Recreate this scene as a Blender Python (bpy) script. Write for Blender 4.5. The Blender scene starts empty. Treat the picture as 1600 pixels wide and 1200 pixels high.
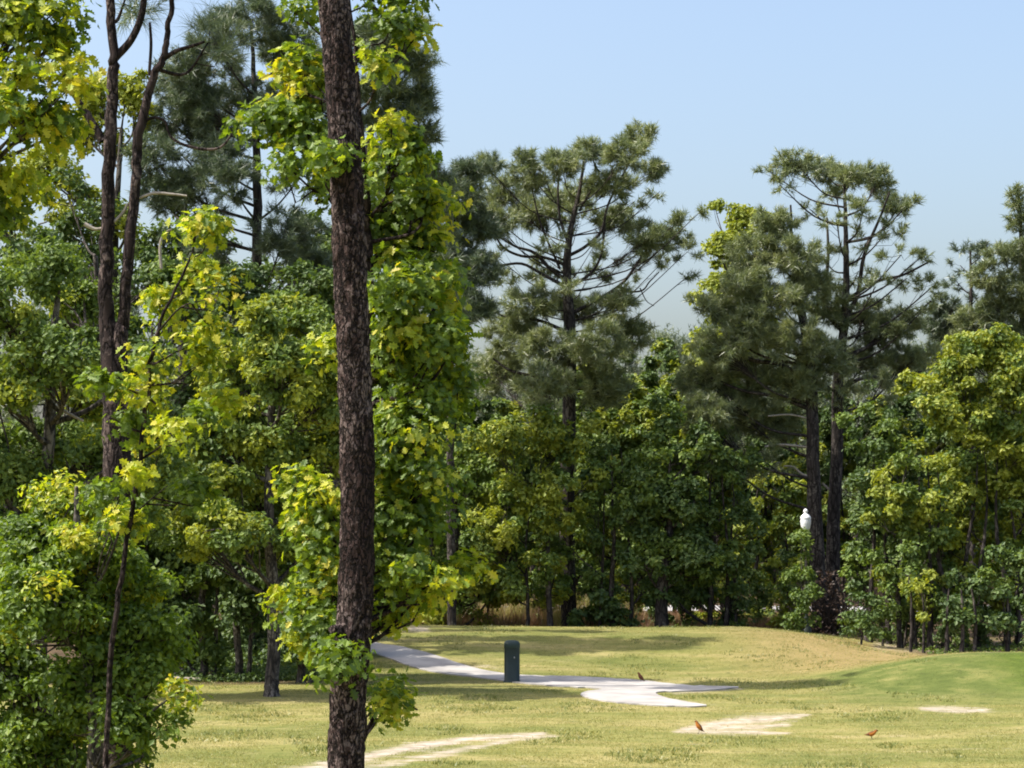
import bpy, math, random
import numpy as np
from mathutils import Vector, noise, geometry

# ------------------------------------------------------------------ basics
S = bpy.context.scene
COL = S.collection
F = 3608.0                      # focal length in pixels of the 1600 wide photograph
PITCH = math.atan(190.0 / F)
EYE = np.array([0.0, 0.0, 4.5])
CP, SP = math.cos(PITCH), math.sin(PITCH)


def ray(px, py):
    x, y = px - 800.0, 600.0 - py
    d = np.array([x, F * CP - y * SP, F * SP + y * CP])
    return d


def at(px, py, D):
    """world point seen at pixel (px,py) of the photograph, D metres ahead"""
    d = ray(px, py)
    return EYE + d * (D / d[1])


def project(P):
    P = np.atleast_2d(P) - EYE
    f = P[:, 1] * CP + P[:, 2] * SP
    u = -P[:, 1] * SP + P[:, 2] * CP
    return 800 + F * P[:, 0] / f, 600 - F * u / f


def sm(a, b, x):
    t = np.clip((np.asarray(x, float) - a) / (b - a), 0, 1)
    return t * t * (3 - 2 * t)


def terrain(X, Y):
    X = np.asarray(X, float); Y = np.asarray(Y, float)
    m1 = 0.62 * sm(60, 71, Y) * (1 - sm(74, 83, Y)) * (1 - sm(7.0, 13.2, X)) * sm(-24, -10, X)
    m2 = 0.66 * sm(6.4, 12.5, X) * (1 - sm(40, 60, X)) * sm(52.5, 60, Y) * (1 - sm(60.4, 65, Y))
    w = 0.035 * np.sin(X * 0.33 + Y * 0.21) * np.sin(Y * 0.17 - X * 0.1 + 1.3)
    w = w + 0.012 * np.sin(X * 1.3 + 0.4 * Y) * np.sin(Y * 0.9 + 2)
    return m1 + m2 + w


def ground_at(px, py):
    d = ray(px, py)
    prev = 20.0
    Y = 20.0
    while Y < 400:
        P = EYE + d * (Y / d[1])
        if P[2] < terrain(P[0], P[1]):
            lo, hi = prev, Y
            for _ in range(30):
                mid = 0.5 * (lo + hi)
                P = EYE + d * (mid / d[1])
                if P[2] < terrain(P[0], P[1]): hi = mid
                else: lo = mid
            return EYE + d * (hi / d[1])
        prev = Y
        Y += 0.5
    return EYE + d * (400 / d[1])


# ------------------------------------------------------------------ mesh accumulator
class MB:
    def __init__(self):
        self.v = []; self.f = []; self.m = []; self.n = 0; self.smooth = []

    def add(self, verts, faces, mat=0, smooth=False):
        """faces: int array (n,k)"""
        verts = np.asarray(verts, float).reshape(-1, 3)
        faces = np.asarray(faces, np.int64)
        self.v.append(verts)
        self.f.append(faces + self.n)
        if np.isscalar(mat): mat = np.full(len(faces), mat)
        self.m.append(np.asarray(mat)); self.smooth.append(np.full(len(faces), smooth))
        self.n += len(verts)

    def build(self, name, mats, parent=None, origin=None, link=True):
        me = bpy.data.meshes.new(name)
        V = np.concatenate(self.v) if self.v else np.zeros((0, 3))
        if origin is not None: V = V - np.asarray(origin)
        me.vertices.add(len(V)); me.vertices.foreach_set('co', V.astype(np.float32).ravel())
        loops = np.concatenate([f.ravel() for f in self.f])
        tot = np.concatenate([np.full(len(f), f.shape[1]) for f in self.f])
        st = np.concatenate([[0], np.cumsum(tot)[:-1]])
        me.loops.add(len(loops)); me.loops.foreach_set('vertex_index', loops.astype(np.int32))
        me.polygons.add(len(tot))
        me.polygons.foreach_set('loop_start', st.astype(np.int32))
        try: me.polygons.foreach_set('loop_total', tot.astype(np.int32))
        except Exception: pass
        me.polygons.foreach_set('material_index', np.concatenate(self.m).astype(np.int32))
        me.polygons.foreach_set('use_smooth', np.concatenate(self.smooth))
        me.update(calc_edges=True)
        for m in (mats if isinstance(mats, (list, tuple)) else [mats]): me.materials.append(m)
        o = bpy.data.objects.new(name, me)
        COL.objects.link(o)
        if parent is not None: o.parent = parent
        elif origin is not None: o.location = origin
        return o


def tube(mb, pts, radii, sides=6, mat=0, cap=True):
    pts = np.asarray(pts, float); radii = np.asarray(radii, float)
    n = len(pts)
    T = np.gradient(pts, axis=0)
    T /= np.linalg.norm(T, axis=1)[:, None] + 1e-9
    ref = np.array([0.0, 1.0, 0.0]) if abs(T[:, 1]).mean() < 0.8 else np.array([1.0, 0, 0])
    U = np.cross(T, ref); U /= np.linalg.norm(U, axis=1)[:, None] + 1e-9
    W = np.cross(T, U)
    a = np.linspace(0, 2 * np.pi, sides, endpoint=False)
    V = pts[:, None, :] + radii[:, None, None] * (np.cos(a)[None, :, None] * U[:, None, :] + np.sin(a)[None, :, None] * W[:, None, :])
    i = np.arange(n - 1)[:, None] * sides; j = np.arange(sides)[None, :]
    q = np.stack([i + j, i + (j + 1) % sides, i + sides + (j + 1) % sides, i + sides + j], -1).reshape(-1, 4)
    mb.add(V.reshape(-1, 3), q, mat, True)
    if cap:
        mb.add(V[-1], np.arange(sides)[None, :], mat)


def smooth_line(pts, sub=6):
    """Catmull-Rom through pts (k, d)"""
    P = np.asarray(pts, float)
    if len(P) < 3:
        t = np.linspace(0, 1, sub + 1)[:, None]
        return P[0] * (1 - t) + P[-1] * t
    Q = np.vstack([2 * P[0] - P[1], P, 2 * P[-1] - P[-2]])
    out = []
    for i in range(1, len(Q) - 2):
        for t in np.linspace(0, 1, sub, endpoint=False):
            a, b, c, d = Q[i - 1], Q[i], Q[i + 1], Q[i + 2]
            out.append(0.5 * (2 * b + (c - a) * t + (2 * a - 5 * b + 4 * c - d) * t * t + (3 * b - a - 3 * c + d) * t ** 3))
    out.append(P[-1])
    return np.array(out)


def unit(v):
    return v / (np.linalg.norm(v, axis=-1, keepdims=True) + 1e-9)


# leaf templates: (verts, faces); x = along leaf, y = across, z = normal
LOBED_V = np.array([[0, 0, 0], [1, 0, -.08],
                    [.20, .09, .02], [.24, .30, .07], [.40, .17, .04], [.53, .42, .09], [.66, .18, .02], [.80, .27, .0], [.88, .10, -.04],
                    [.20, -.09, .02], [.22, -.28, .07], [.42, -.17, .04], [.51, -.42, .09], [.64, -.18, .02], [.82, -.26, .0], [.88, -.10, -.04]])
LOBED_F = [np.array([[0, 1, 8, 7, 6, 5, 4, 3, 2]]), np.array([[1, 0, 9, 10, 11, 12, 13, 14, 15]])]
SMALL_V = np.array([[0, 0, 0], [1, 0, -.08], [.5, .32, .08], [.5, -.32, .08]])
SMALL_F = [np.array([[0, 1, 2]]), np.array([[1, 0, 3]])]


def add_leaves(mb, rng, C, N, size, template='small', mat=0, droop=0.35):
    """C centres (n,3), N preferred normals (n,3)"""
    n = len(C)
    if n == 0: return
    N = unit(N + rng.normal(0, 0.55, (n, 3)))
    A = rng.normal(0, 1, (n, 3)); A[:, 2] -= droop
    A = unit(A - N * (A * N).sum(1)[:, None])
    B = np.cross(N, A)
    tv, tf = (LOBED_V, LOBED_F) if template == 'lobed' else (SMALL_V, SMALL_F)
    s = size * rng.uniform(0.65, 1.25, n)
    V = C[:, None, :] + s[:, None, None] * (tv[None, :, 0, None] * A[:, None, :] + tv[None, :, 1, None] * B[:, None, :] + tv[None, :, 2, None] * N[:, None, :])
    k = len(tv)
    base = np.arange(n)[:, None] * k
    mb.add(V.reshape(-1, 3), np.zeros((0, 3), int))
    off = mb.n - n * k
    mb.n -= 0
    for f in tf:
        F_ = (base[:, :, None] + f[None]).reshape(-1, f.shape[1])
        mb.f.append(F_ + off)
        mb.m.append(np.full(len(F_), mat) if np.isscalar(mat) else np.repeat(mat, len(f)))
        mb.smooth.append(np.full(len(F_), False))


def add_tufts(mb, rng, C, Dr, length, k=16, width=0.022, mat=0, spread=0.85):
    """needle tufts at C (n,3) pointing along Dr"""
    n = len(C)
    if n == 0: return
    d = unit(Dr[:, None, :] + rng.normal(0, spread, (n, k, 3)))
    L = length * rng.uniform(0.7, 1.15, (n, k, 1))
    side = unit(np.cross(d, rng.normal(0, 1, (n, k, 3))))
    base = C[:, None, :] + Dr[:, None, :] * rng.uniform(-0.5, 0.35, (n, k, 1)) * length
    tip = base + d * L
    tip[..., 2] -= 0.10 * L[..., 0]
    V = np.stack([base - side * width / 2, base + side * width / 2, tip], 2).reshape(-1, 3)
    mb.add(V, np.arange(len(V)).reshape(-1, 3), mat)


# ------------------------------------------------------------------ materials
def new_mat(name):
    m = bpy.data.materials.new(name); m.use_nodes = True
    nt = m.node_tree; nt.nodes.clear()
    return m, nt


def nd(nt, t, **kw):
    n = nt.nodes.new(t)
    for k, v in kw.items():
        if k in n.inputs: n.inputs[k].default_value = v
        else: setattr(n, k, v)
    return n


def ramp(nt, cols, pos=None, interp='LINEAR'):
    r = nt.nodes.new('ShaderNodeValToRGB'); r.color_ramp.interpolation = interp
    e = r.color_ramp.elements
    pos = pos or [i / (len(cols) - 1) for i in range(len(cols))]
    while len(e) < len(cols): e.new(0.5)
    for i, (c, p) in enumerate(zip(cols, pos)):
        e[i].position = p; e[i].color = (*c, 1)
    return r


def leaf_mat(name, cols, trans=0.4, gloss=0.08, tcol=1.0, warm=(1.25, 1.15, 0.5), rough=0.45):
    """cols: list of leaf colours, picked per leaf"""
    m, nt = new_mat(name); L = nt.links.new
    geo = nd(nt, 'ShaderNodeNewGeometry')
    tc = nd(nt, 'ShaderNodeTexCoord')
    no = nd(nt, 'ShaderNodeTexNoise'); no.inputs['Scale'].default_value = 0.9; no.inputs['Detail'].default_value = 2
    L(tc.outputs['Object'], no.inputs['Vector'])
    mix = nd(nt, 'ShaderNodeMath', operation='MULTIPLY_ADD'); mix.inputs[1].default_value = 0.65
    L(geo.outputs['Random Per Island'], mix.inputs[0])
    m2 = nd(nt, 'ShaderNodeMath', operation='MULTIPLY_ADD'); m2.inputs[1].default_value = 1.1; m2.inputs[2].default_value = -0.37
    L(no.outputs['Fac'], m2.inputs[0]); L(m2.outputs[0], mix.inputs[2])
    r = ramp(nt, cols); L(mix.outputs[0], r.inputs['Fac'])
    df = nd(nt, 'ShaderNodeBsdfDiffuse'); L(r.outputs['Color'], df.inputs['Color'])
    tm = nd(nt, 'ShaderNodeMix', data_type='RGBA', blend_type='MULTIPLY'); tm.inputs['Factor'].default_value = 1
    L(r.outputs['Color'], tm.inputs['A']); tm.inputs['B'].default_value = (warm[0] * tcol, warm[1] * tcol, warm[2] * tcol, 1)
    tr = nd(nt, 'ShaderNodeBsdfTranslucent'); L(tm.outputs['Result'], tr.inputs['Color'])
    a = nd(nt, 'ShaderNodeMixShader'); a.inputs[0].default_value = trans
    L(df.outputs[0], a.inputs[1]); L(tr.outputs[0], a.inputs[2])
    gl = nd(nt, 'ShaderNodeBsdfGlossy'); gl.inputs['Roughness'].default_value = rough; gl.inputs['Color'].default_value = (1, 1, 1, 1)
    b = nd(nt, 'ShaderNodeMixShader'); b.inputs[0].default_value = gloss
    L(a.outputs[0], b.inputs[1]); L(gl.outputs[0], b.inputs[2])
    out = nd(nt, 'ShaderNodeOutputMaterial'); L(b.outputs[0], out.inputs['Surface'])
    return m


def bark_mat(name, dark, mid, light, scale=14.0, stretch=0.28, amount=0.5, bump=0.6, flake=1.6):
    m, nt = new_mat(name); L = nt.links.new
    tc = nd(nt, 'ShaderNodeTexCoord'); mp = nd(nt, 'ShaderNodeMapping'); mp.inputs['Scale'].default_value = (1, 1, stretch)
    L(tc.outputs['Object'], mp.inputs['Vector'])
    vo = nd(nt, 'ShaderNodeTexVoronoi', feature='DISTANCE_TO_EDGE'); vo.inputs['Scale'].default_value = scale
    n0 = nd(nt, 'ShaderNodeTexNoise'); n0.inputs['Scale'].default_value = scale * 0.7; n0.inputs['Detail'].default_value = 4
    L(mp.outputs[0], n0.inputs['Vector'])
    ad = nd(nt, 'ShaderNodeMix', data_type='RGBA', blend_type='LINEAR_LIGHT'); ad.inputs['Factor'].default_value = 0.12
    L(mp.outputs[0], ad.inputs['A']); L(n0.outputs['Color'], ad.inputs['B'])
    L(ad.outputs['Result'], vo.inputs['Vector'])
    v2 = nd(nt, 'ShaderNodeTexVoronoi'); v2.inputs['Scale'].default_value = scale
    L(ad.outputs['Result'], v2.inputs['Vector'])
    edge = ramp(nt, [(0, 0, 0), (1, 1, 1)], [0.02, 0.16]); L(vo.outputs['Distance'], edge.inputs['Fac'])
    # flaky pale plates
    n1 = nd(nt, 'ShaderNodeTexNoise'); n1.inputs['Scale'].default_value = scale * flake; n1.inputs['Detail'].default_value = 6; n1.inputs['Roughness'].default_value = 0.7
    L(tc.outputs['Object'], n1.inputs['Vector'])
    n2 = nd(nt, 'ShaderNodeTexNoise'); n2.inputs['Scale'].default_value = 1.6; n2.inputs['Detail'].default_value = 3
    L(tc.outputs['Object'], n2.inputs['Vector'])
    su = nd(nt, 'ShaderNodeMath', operation='MULTIPLY_ADD'); su.inputs[1].default_value = 0.8
    L(n2.outputs['Fac'], su.inputs[0]); L(n1.outputs['Fac'], su.inputs[2])
    pl = ramp(nt, [(0, 0, 0), (1, 1, 1)], [1.01 - amount * 0.22, 1.13 - amount * 0.22]); L(su.outputs[0], pl.inputs['Fac'])
    c1 = nd(nt, 'ShaderNodeMix', data_type='RGBA'); c1.inputs['A'].default_value = (*dark, 1); c1.inputs['B'].default_value = (*mid, 1)
    L(edge.outputs['Color'], c1.inputs['Factor'])
    c2 = nd(nt, 'ShaderNodeMix', data_type='RGBA'); c2.inputs['B'].default_value = (*light, 1)
    mu = nd(nt, 'ShaderNodeMath', operation='MULTIPLY'); L(pl.outputs['Color'], mu.inputs[0]); L(edge.outputs['Color'], mu.inputs[1])
    L(mu.outputs[0], c2.inputs['Factor']); L(c1.outputs['Result'], c2.inputs['A'])
    bp = nd(nt, 'ShaderNodeBump'); bp.inputs['Strength'].default_value = bump; bp.inputs['Distance'].default_value = 0.03
    hs = nd(nt, 'ShaderNodeMath', operation='MULTIPLY_ADD'); hs.inputs[1].default_value = 0.5
    L(n1.outputs['Fac'], hs.inputs[0]); L(edge.outputs['Color'], hs.inputs[2]); L(hs.outputs[0], bp.inputs['Height'])
    p = nd(nt, 'ShaderNodeBsdfPrincipled'); p.inputs['Roughness'].default_value = 0.9
    p.inputs['Specular IOR Level'].default_value = 0.15
    L(c2.outputs['Result'], p.inputs['Base Color']); L(bp.outputs[0], p.inputs['Normal'])
    out = nd(nt, 'ShaderNodeOutputMaterial'); L(p.outputs[0], out.inputs['Surface'])
    return m


def plain_mat(name, c1, c2, scale=8.0, rough=0.7, spec=0.3, bump=0.1, detail=5):
    m, nt = new_mat(name); L = nt.links.new
    tc = nd(nt, 'ShaderNodeTexCoord')
    no = nd(nt, 'ShaderNodeTexNoise'); no.inputs['Scale'].default_value = scale; no.inputs['Detail'].default_value = detail
    L(tc.outputs['Object'], no.inputs['Vector'])
    r = ramp(nt, [c1, c2], [0.35, 0.65]); L(no.outputs['Fac'], r.inputs['Fac'])
    p = nd(nt, 'ShaderNodeBsdfPrincipled'); p.inputs['Roughness'].default_value = rough
    p.inputs['Specular IOR Level'].default_value = spec
    L(r.outputs['Color'], p.inputs['Base Color'])
    bp = nd(nt, 'ShaderNodeBump'); bp.inputs['Strength'].default_value = bump; bp.inputs['Distance'].default_value = 0.02
    L(no.outputs['Fac'], bp.inputs['Height']); L(bp.outputs[0], p.inputs['Normal'])
    out = nd(nt, 'ShaderNodeOutputMaterial'); L(p.outputs[0], out.inputs['Surface'])
    return m


M = {}
M['oak_near'] = leaf_mat('oak_near', [(.052, .10, .011), (.09, .16, .015), (.15, .24, .021), (.26, .34, .03)], 0.48, 0.03, rough=.55, warm=(1.35, 1.2, .4))
M['oak_yellow'] = leaf_mat('oak_yellow', [(.22, .30, .018), (.34, .41, .022), (.50, .50, .03), (.62, .48, .05)], 0.5, 0.03, warm=(1.15, 1.15, .5), rough=.55)
M['oak_mid'] = leaf_mat('oak_mid', [(.055, .10, .018), (.095, .16, .026), (.155, .23, .036), (.24, .305, .055)], 0.38, 0.028, rough=.6)
M['oak_bright'] = leaf_mat('oak_bright', [(.13, .175, .016), (.21, .265, .023), (.30, .345, .033), (.40, .42, .055)], 0.42, 0.028, rough=.6)
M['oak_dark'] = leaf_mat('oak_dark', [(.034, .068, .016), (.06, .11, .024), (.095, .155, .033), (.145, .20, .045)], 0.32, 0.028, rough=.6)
M['pine'] = leaf_mat('pine', [(.095, .13, .062), (.15, .19, .08), (.22, .255, .10), (.30, .32, .13)], 0.3, 0.06, warm=(1.1, 1.1, .7))
M['pine_dark'] = leaf_mat('pine_dark', [(.05, .08, .042), (.085, .12, .06), (.125, .165, .078), (.18, .21, .10)], 0.25, 0.06, warm=(1, 1.05, .8))
M['needle_near'] = leaf_mat('needle_near', [(.05, .09, .04), (.08, .13, .05), (.12, .17, .06)], 0.3, 0.10)
M['bark_front'] = bark_mat('bark_front', (.010, .007, .0065), (.046, .029, .026), (.16, .12, .11), 19, 0.36, 0.60, 1.0, 1.2)
M['bark_pine'] = bark_mat('bark_pine', (.010, .007, .007), (.034, .024, .022), (.12, .09, .08), 12, 0.3, 0.35)
M['bark_far'] = bark_mat('bark_far', (.018, .015, .014), (.05, .042, .038), (.12, .105, .09), 7, 0.25, 0.35, 0.4)
M['bark_oak'] = bark_mat('bark_oak', (.02, .018, .017), (.07, .06, .052), (.17, .15, .13), 9, 0.25, 0.4, 0.4)
M['dead_wood'] = plain_mat('dead_wood', (.22, .19, .16), (.38, .34, .29), 20, 0.9, 0.1)
M['brown_leaf'] = leaf_mat('brown_leaf', [(.03, .02, .015), (.06, .038, .028), (.10, .065, .045)], 0.2, 0.02)

# ------------------------------------------------------------------ helper: things
def tag(o, label=None, cat=None, group=None, kind=None):
    if label: o['label'] = label
    if cat: o['category'] = cat
    if group: o['group'] = group
    if kind: o['kind'] = kind
    return o


def empty(name, loc):
    o = bpy.data.objects.new(name, None); COL.objects.link(o)
    o.location = loc; o.empty_display_size = 0.3
    return o


def tree(name, label, cat, D, trunks, blobs, kind='oak', leaf='oak_mid', leaf2=None, bark='bark_oak', size=0.17,
         clump=0.45, dens=1.0, per=110, seed=1, group=None, limbs=(), limb_r=0.045, template='small', needles=16,
         nlen=0.26, nw=0.024, base=None, twigs=True, shell=0.42, leafmix=0.0, autolimb=True, dead=()):
    rng = np.random.default_rng(seed)
    k = D / F
    if template == 'lobed': per, dens = int(per * 3.4), dens * 1.6
    elif kind == 'pine': per, dens, nw = int(per * (1.1 if D > 30 else 2)), dens * (3.5 if D > 30 else 1.2), nw * (1.3 if D > 30 else 1.0)
    else: per, dens, size = int(per * .95), dens * 2.0, size * (1.12 if D > 30 else 1)
    if kind == 'pine' and D > 30: limb_r = min(limb_r, .03)
    if base is None:
        b = at(trunks[0][0][0], 900, D)
        base = np.array([b[0], D, float(terrain(b[0], D))])
    root = empty(name, base)
    tag(root, label, cat, group)
    mats = [M[leaf], M[leaf2 or leaf]]
    # trunks
    lines = []
    for tp in trunks:
        pts = []
        rad = []
        for i, p in enumerate(tp):
            w = p[2] * k / 2
            if i == 0:
                q = at(p[0], 900, D); q[2] = float(terrain(q[0], D)) - 0.08
                if p[1] is not None and len(p) > 1 and p[1] != 0: q[0] = at(p[0], p[1], D)[0]
            else:
                q = at(p[0], p[1], D + (p[3] if len(p) > 3 else 0))
            pts.append([*q, w])
        pl = smooth_line(pts, 6)
        tm = MB()
        wob = rng.normal(0, 0.012, (len(pl), 3)) * 0.6
        wob[0] = 0
        P = pl[:, :3] + wob
        R = np.maximum(pl[:, 3], 0.008)
        R[0] *= 1.35; 
        if len(R) > 3: R[1] *= 1.12
        tube(tm, P, R, 12, 0)
        tm.build('trunk', M[bark], root, base)
        lines.append((P, R))
    allP = np.vstack([l[0] for l in lines]); allR = np.concatenate([l[1] for l in lines])
    br = MB()
    for lp in limbs:
        pts = []
        for i, p in enumerate(lp):
            pts.append([*at(p[0], p[1], D + (p[3] if len(p) > 3 else 0)), p[2] * k / 2])
        pl = smooth_line(pts, 5)
        tube(br, pl[:, :3], np.maximum(pl[:, 3], 0.006), 6)
    cr = MB()
    cx = np.mean([b_[0] for b_ in blobs]); hw = max(abs(b_[0] - cx) for b_ in blobs) + 20
    rd = np.random.default_rng(seed + 999)
    for bl in blobs:
        if len(bl) < 5 or 'd' not in bl[4]:
            W = hw * k * (0.75 if kind == 'oak' else .5) * math.sqrt(max(0.05, 1 - ((bl[0] - cx) / (hw + 15)) ** 2))
            if D < 20: W = min(W, .42)
            bl = (*bl[:4], {**(bl[4] if len(bl) > 4 else {}), 'd': rd.uniform(-W, W)})
        px, py, rx, ry = bl[:4]
        o = bl[4] if len(bl) > 4 else {}
        C = at(px, py, D + o.get('d', 0))
        a = np.array([rx * k, o.get('dep', rx * k * 0.85), ry * k])
        area = (a[0] * a[1] * a[2]) ** (2 / 3)
        n = max(2, int(o.get('dens', dens) * 5.5 * area / (clump ** 2) * 0.5 + 0.5))
        mi = o.get('m', 0)
        # limb from trunk to blob
        h = np.hypot(allP[:, 0] - C[0], allP[:, 1] - C[1])
        want = C[2] - 0.55 * np.min(h) - a[2] * 0.6
        cand = np.abs(allP[:, 2] - want) + 0.5 * h
        i0 = int(np.argmin(cand))
        p0 = allP[i0]; r0 = min(allR[i0] * 0.6, limb_r * (1 + 0.6 * np.linalg.norm(C - p0) / 3))
        if autolimb and o.get('limb', True):
            end = C + rng.normal(0, 0.15, 3) * a
            mid = 0.5 * (p0 + end) + np.array([0, 0, -0.12]) * np.linalg.norm(end - p0) + rng.normal(0, 0.08, 3)
            ml = smooth_line([p0, mid, end], 5)
            tube(br, ml, np.linspace(r0, r0 * 0.35, len(ml)), 6)
        else:
            ml = np.array([C - np.array([0, 0, a[2] * 0.5]), C])
        u = unit(rng.normal(0, 1, (n, 3)))
        rr = rng.uniform(0, 1, (n, 1)) ** shell
        CC = C + u * rr * a
        outw = unit((CC - C) / a)
        for j in range(n):
            if twigs:
                s = ml[rng.integers(max(1, int(len(ml) * (.6 if kind == 'pine' else .4))), len(ml))]
                md = 0.5 * (s + CC[j]) + rng.normal(0, 0.07, 3) + np.array([0, 0, -0.06])
                tube(br, np.array([s, md, CC[j]]), np.array([r0 * 0.33 + 0.004, r0 * 0.22 + 0.003, 0.005]) * (.55 if kind == 'pine' else 1), 4, cap=False)
        if kind == 'pine':
            m = max(3, per)
            T = CC[:, None, :] + rng.normal(0, 1, (n, m, 3)) * (clump * 0.24 if D > 30 else clump * .6) * np.array([1, 1, 0.7])
            dr = unit(outw[:, None, :] * 0.7 + np.array([0, 0, 0.75]) + unit(T - CC[:, None, :]) * 0.8)
            add_tufts(cr, rng, T.reshape(-1, 3), dr.reshape(-1, 3), nlen, needles, nw, mi)
        else:
            v = unit(rng.normal(0, 1, (n, per, 3)) + np.array([0, 0, 0.35]))
            rad = clump * (.85 if template == 'small' else 1) * rng.uniform(0.6, 1.3, (n, 1, 1)) * rng.uniform(0, 1, (n, per, 1)) ** 0.45
            sc = np.array([1, 1, 0.68])
            T = CC[:, None, :] + v * rad * sc
            N = unit(v * 0.8 + np.array([0, 0, 0.6]) + outw[:, None, :] * 0.3)
            mm = np.full(n * per, mi)
            if leafmix > 0:
                pick = np.repeat(rng.uniform(0, 1, n) < leafmix, per)
                mm[pick] = 1
            sw = rng.uniform(0, 1, n * per)
            if mi == 1: mm[sw < .32] = 0
            elif template == 'lobed': mm[sw < .06] = 1
            add_leaves(cr, rng, T.reshape(-1, 3), N.reshape(-1, 3), size, template, mm)
    if br.n: br.build('branches', M[bark], root, base)
    if cr.n: cr.build('crown', mats, root, base)
    for dl in dead:
        dm = MB()
        for lp in dl:
            pl = smooth_line([[*at(p[0], p[1], D + (p[3] if len(p) > 3 else 0)), p[2] * k / 2] for p in lp], 6)
            tube(dm, pl[:, :3], np.maximum(pl[:, 3], 0.005), 6)
        tag(dm.build('dead_branch', M['dead_wood'], root, base))
    return root


# ------------------------------------------------------------------ ground
def seg_mask(X, Y, lines, soft=2.0):
    """0..1 mask of ground marks; each line: [(px,py,halfwidth_px)...] of the mark in the photograph, laid on the terrain"""
    Pu, Pv = project(np.stack([X.ravel(), Y.ravel(), terrain(X, Y).ravel()], 1))
    out = np.zeros(len(Pu))
    for ln in lines:
        s = ln[-1] if np.isscalar(ln[-1]) else 1.0
        pts = [p for p in ln if not np.isscalar(p)]
        for a, b in zip(pts[:-1], pts[1:]):
            dx, dy = b[0] - a[0], b[1] - a[1]
            t = np.clip(((Pu - a[0]) * dx + (Pv - a[1]) * dy) / (dx * dx + dy * dy), 0, 1)
            d = np.hypot((Pu - a[0] - t * dx), (Pv - a[1] - t * dy))
            w = a[2] + t * (b[2] - a[2])
            out = np.maximum(out, s * np.clip(1.0 - d / (w * 2.0 + 0.01) * 0.9, 0, 1))
    out[Y.ravel() < 25] = 0
    return out.reshape(X.shape)


SAND = [[(440, 1212, 10), (560, 1186, 7), (640, 1168, 7), (740, 1154, 5), (850, 1147, 3), 1.0],
        [(560, 1204, 6), (700, 1176, 6), (800, 1156, 4), (870, 1150, 2), .85],
        [(1060, 1141, 4), (1130, 1130, 8), (1190, 1124, 8), (1260, 1118, 3), .95],
        [(1110, 1138, 6), (1180, 1136, 6), (1240, 1130, 4), .85],
        [(1050, 1143, 2), (1150, 1144, 5), (1230, 1146, 2), .9],
        [(1100, 1106, 2), (1200, 1102, 1.5), (1330, 1104, 1.5), .35],
        [(1440, 1107, 3), (1490, 1109, 5), (1545, 1110, 3), 1.0], [(1270, 1101, 2), (1440, 1106, 2), .4], [(1540, 1111, 2), (1650, 1113, 2), .4], [(1030, 1158, 3), (1250, 1178, 4), (1600, 1168, 4), .3],
        [(1030, 1093, 3), (1080, 1096, 2), (1130, 1103, 1.5), .6],
        [(1050, 1084, 2), (1160, 1076, 2), .7],
        [(720, 1045, 3), (760, 1040, 4), (800, 1050, 2), .55],
        [(1160, 1072, 3), (1200, 1064, 1), .4],
        [(640, 982, 5), (670, 984, 4), .9],
        [(800, 1196, 2), (960, 1206, 2), .5],
        [(1240, 1150, 2), (1500, 1152, 2), (1620, 1150, 3), .4],
        [(300, 1160, 3), (360, 1168, 2), .45],
        ]
BARE_WOOD = [[(1370, 1008, 8), (1420, 1012, 9), (1560, 1008, 9), .72], [(1140, 966, 12), (1210, 968, 12), 0.9]]


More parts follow.
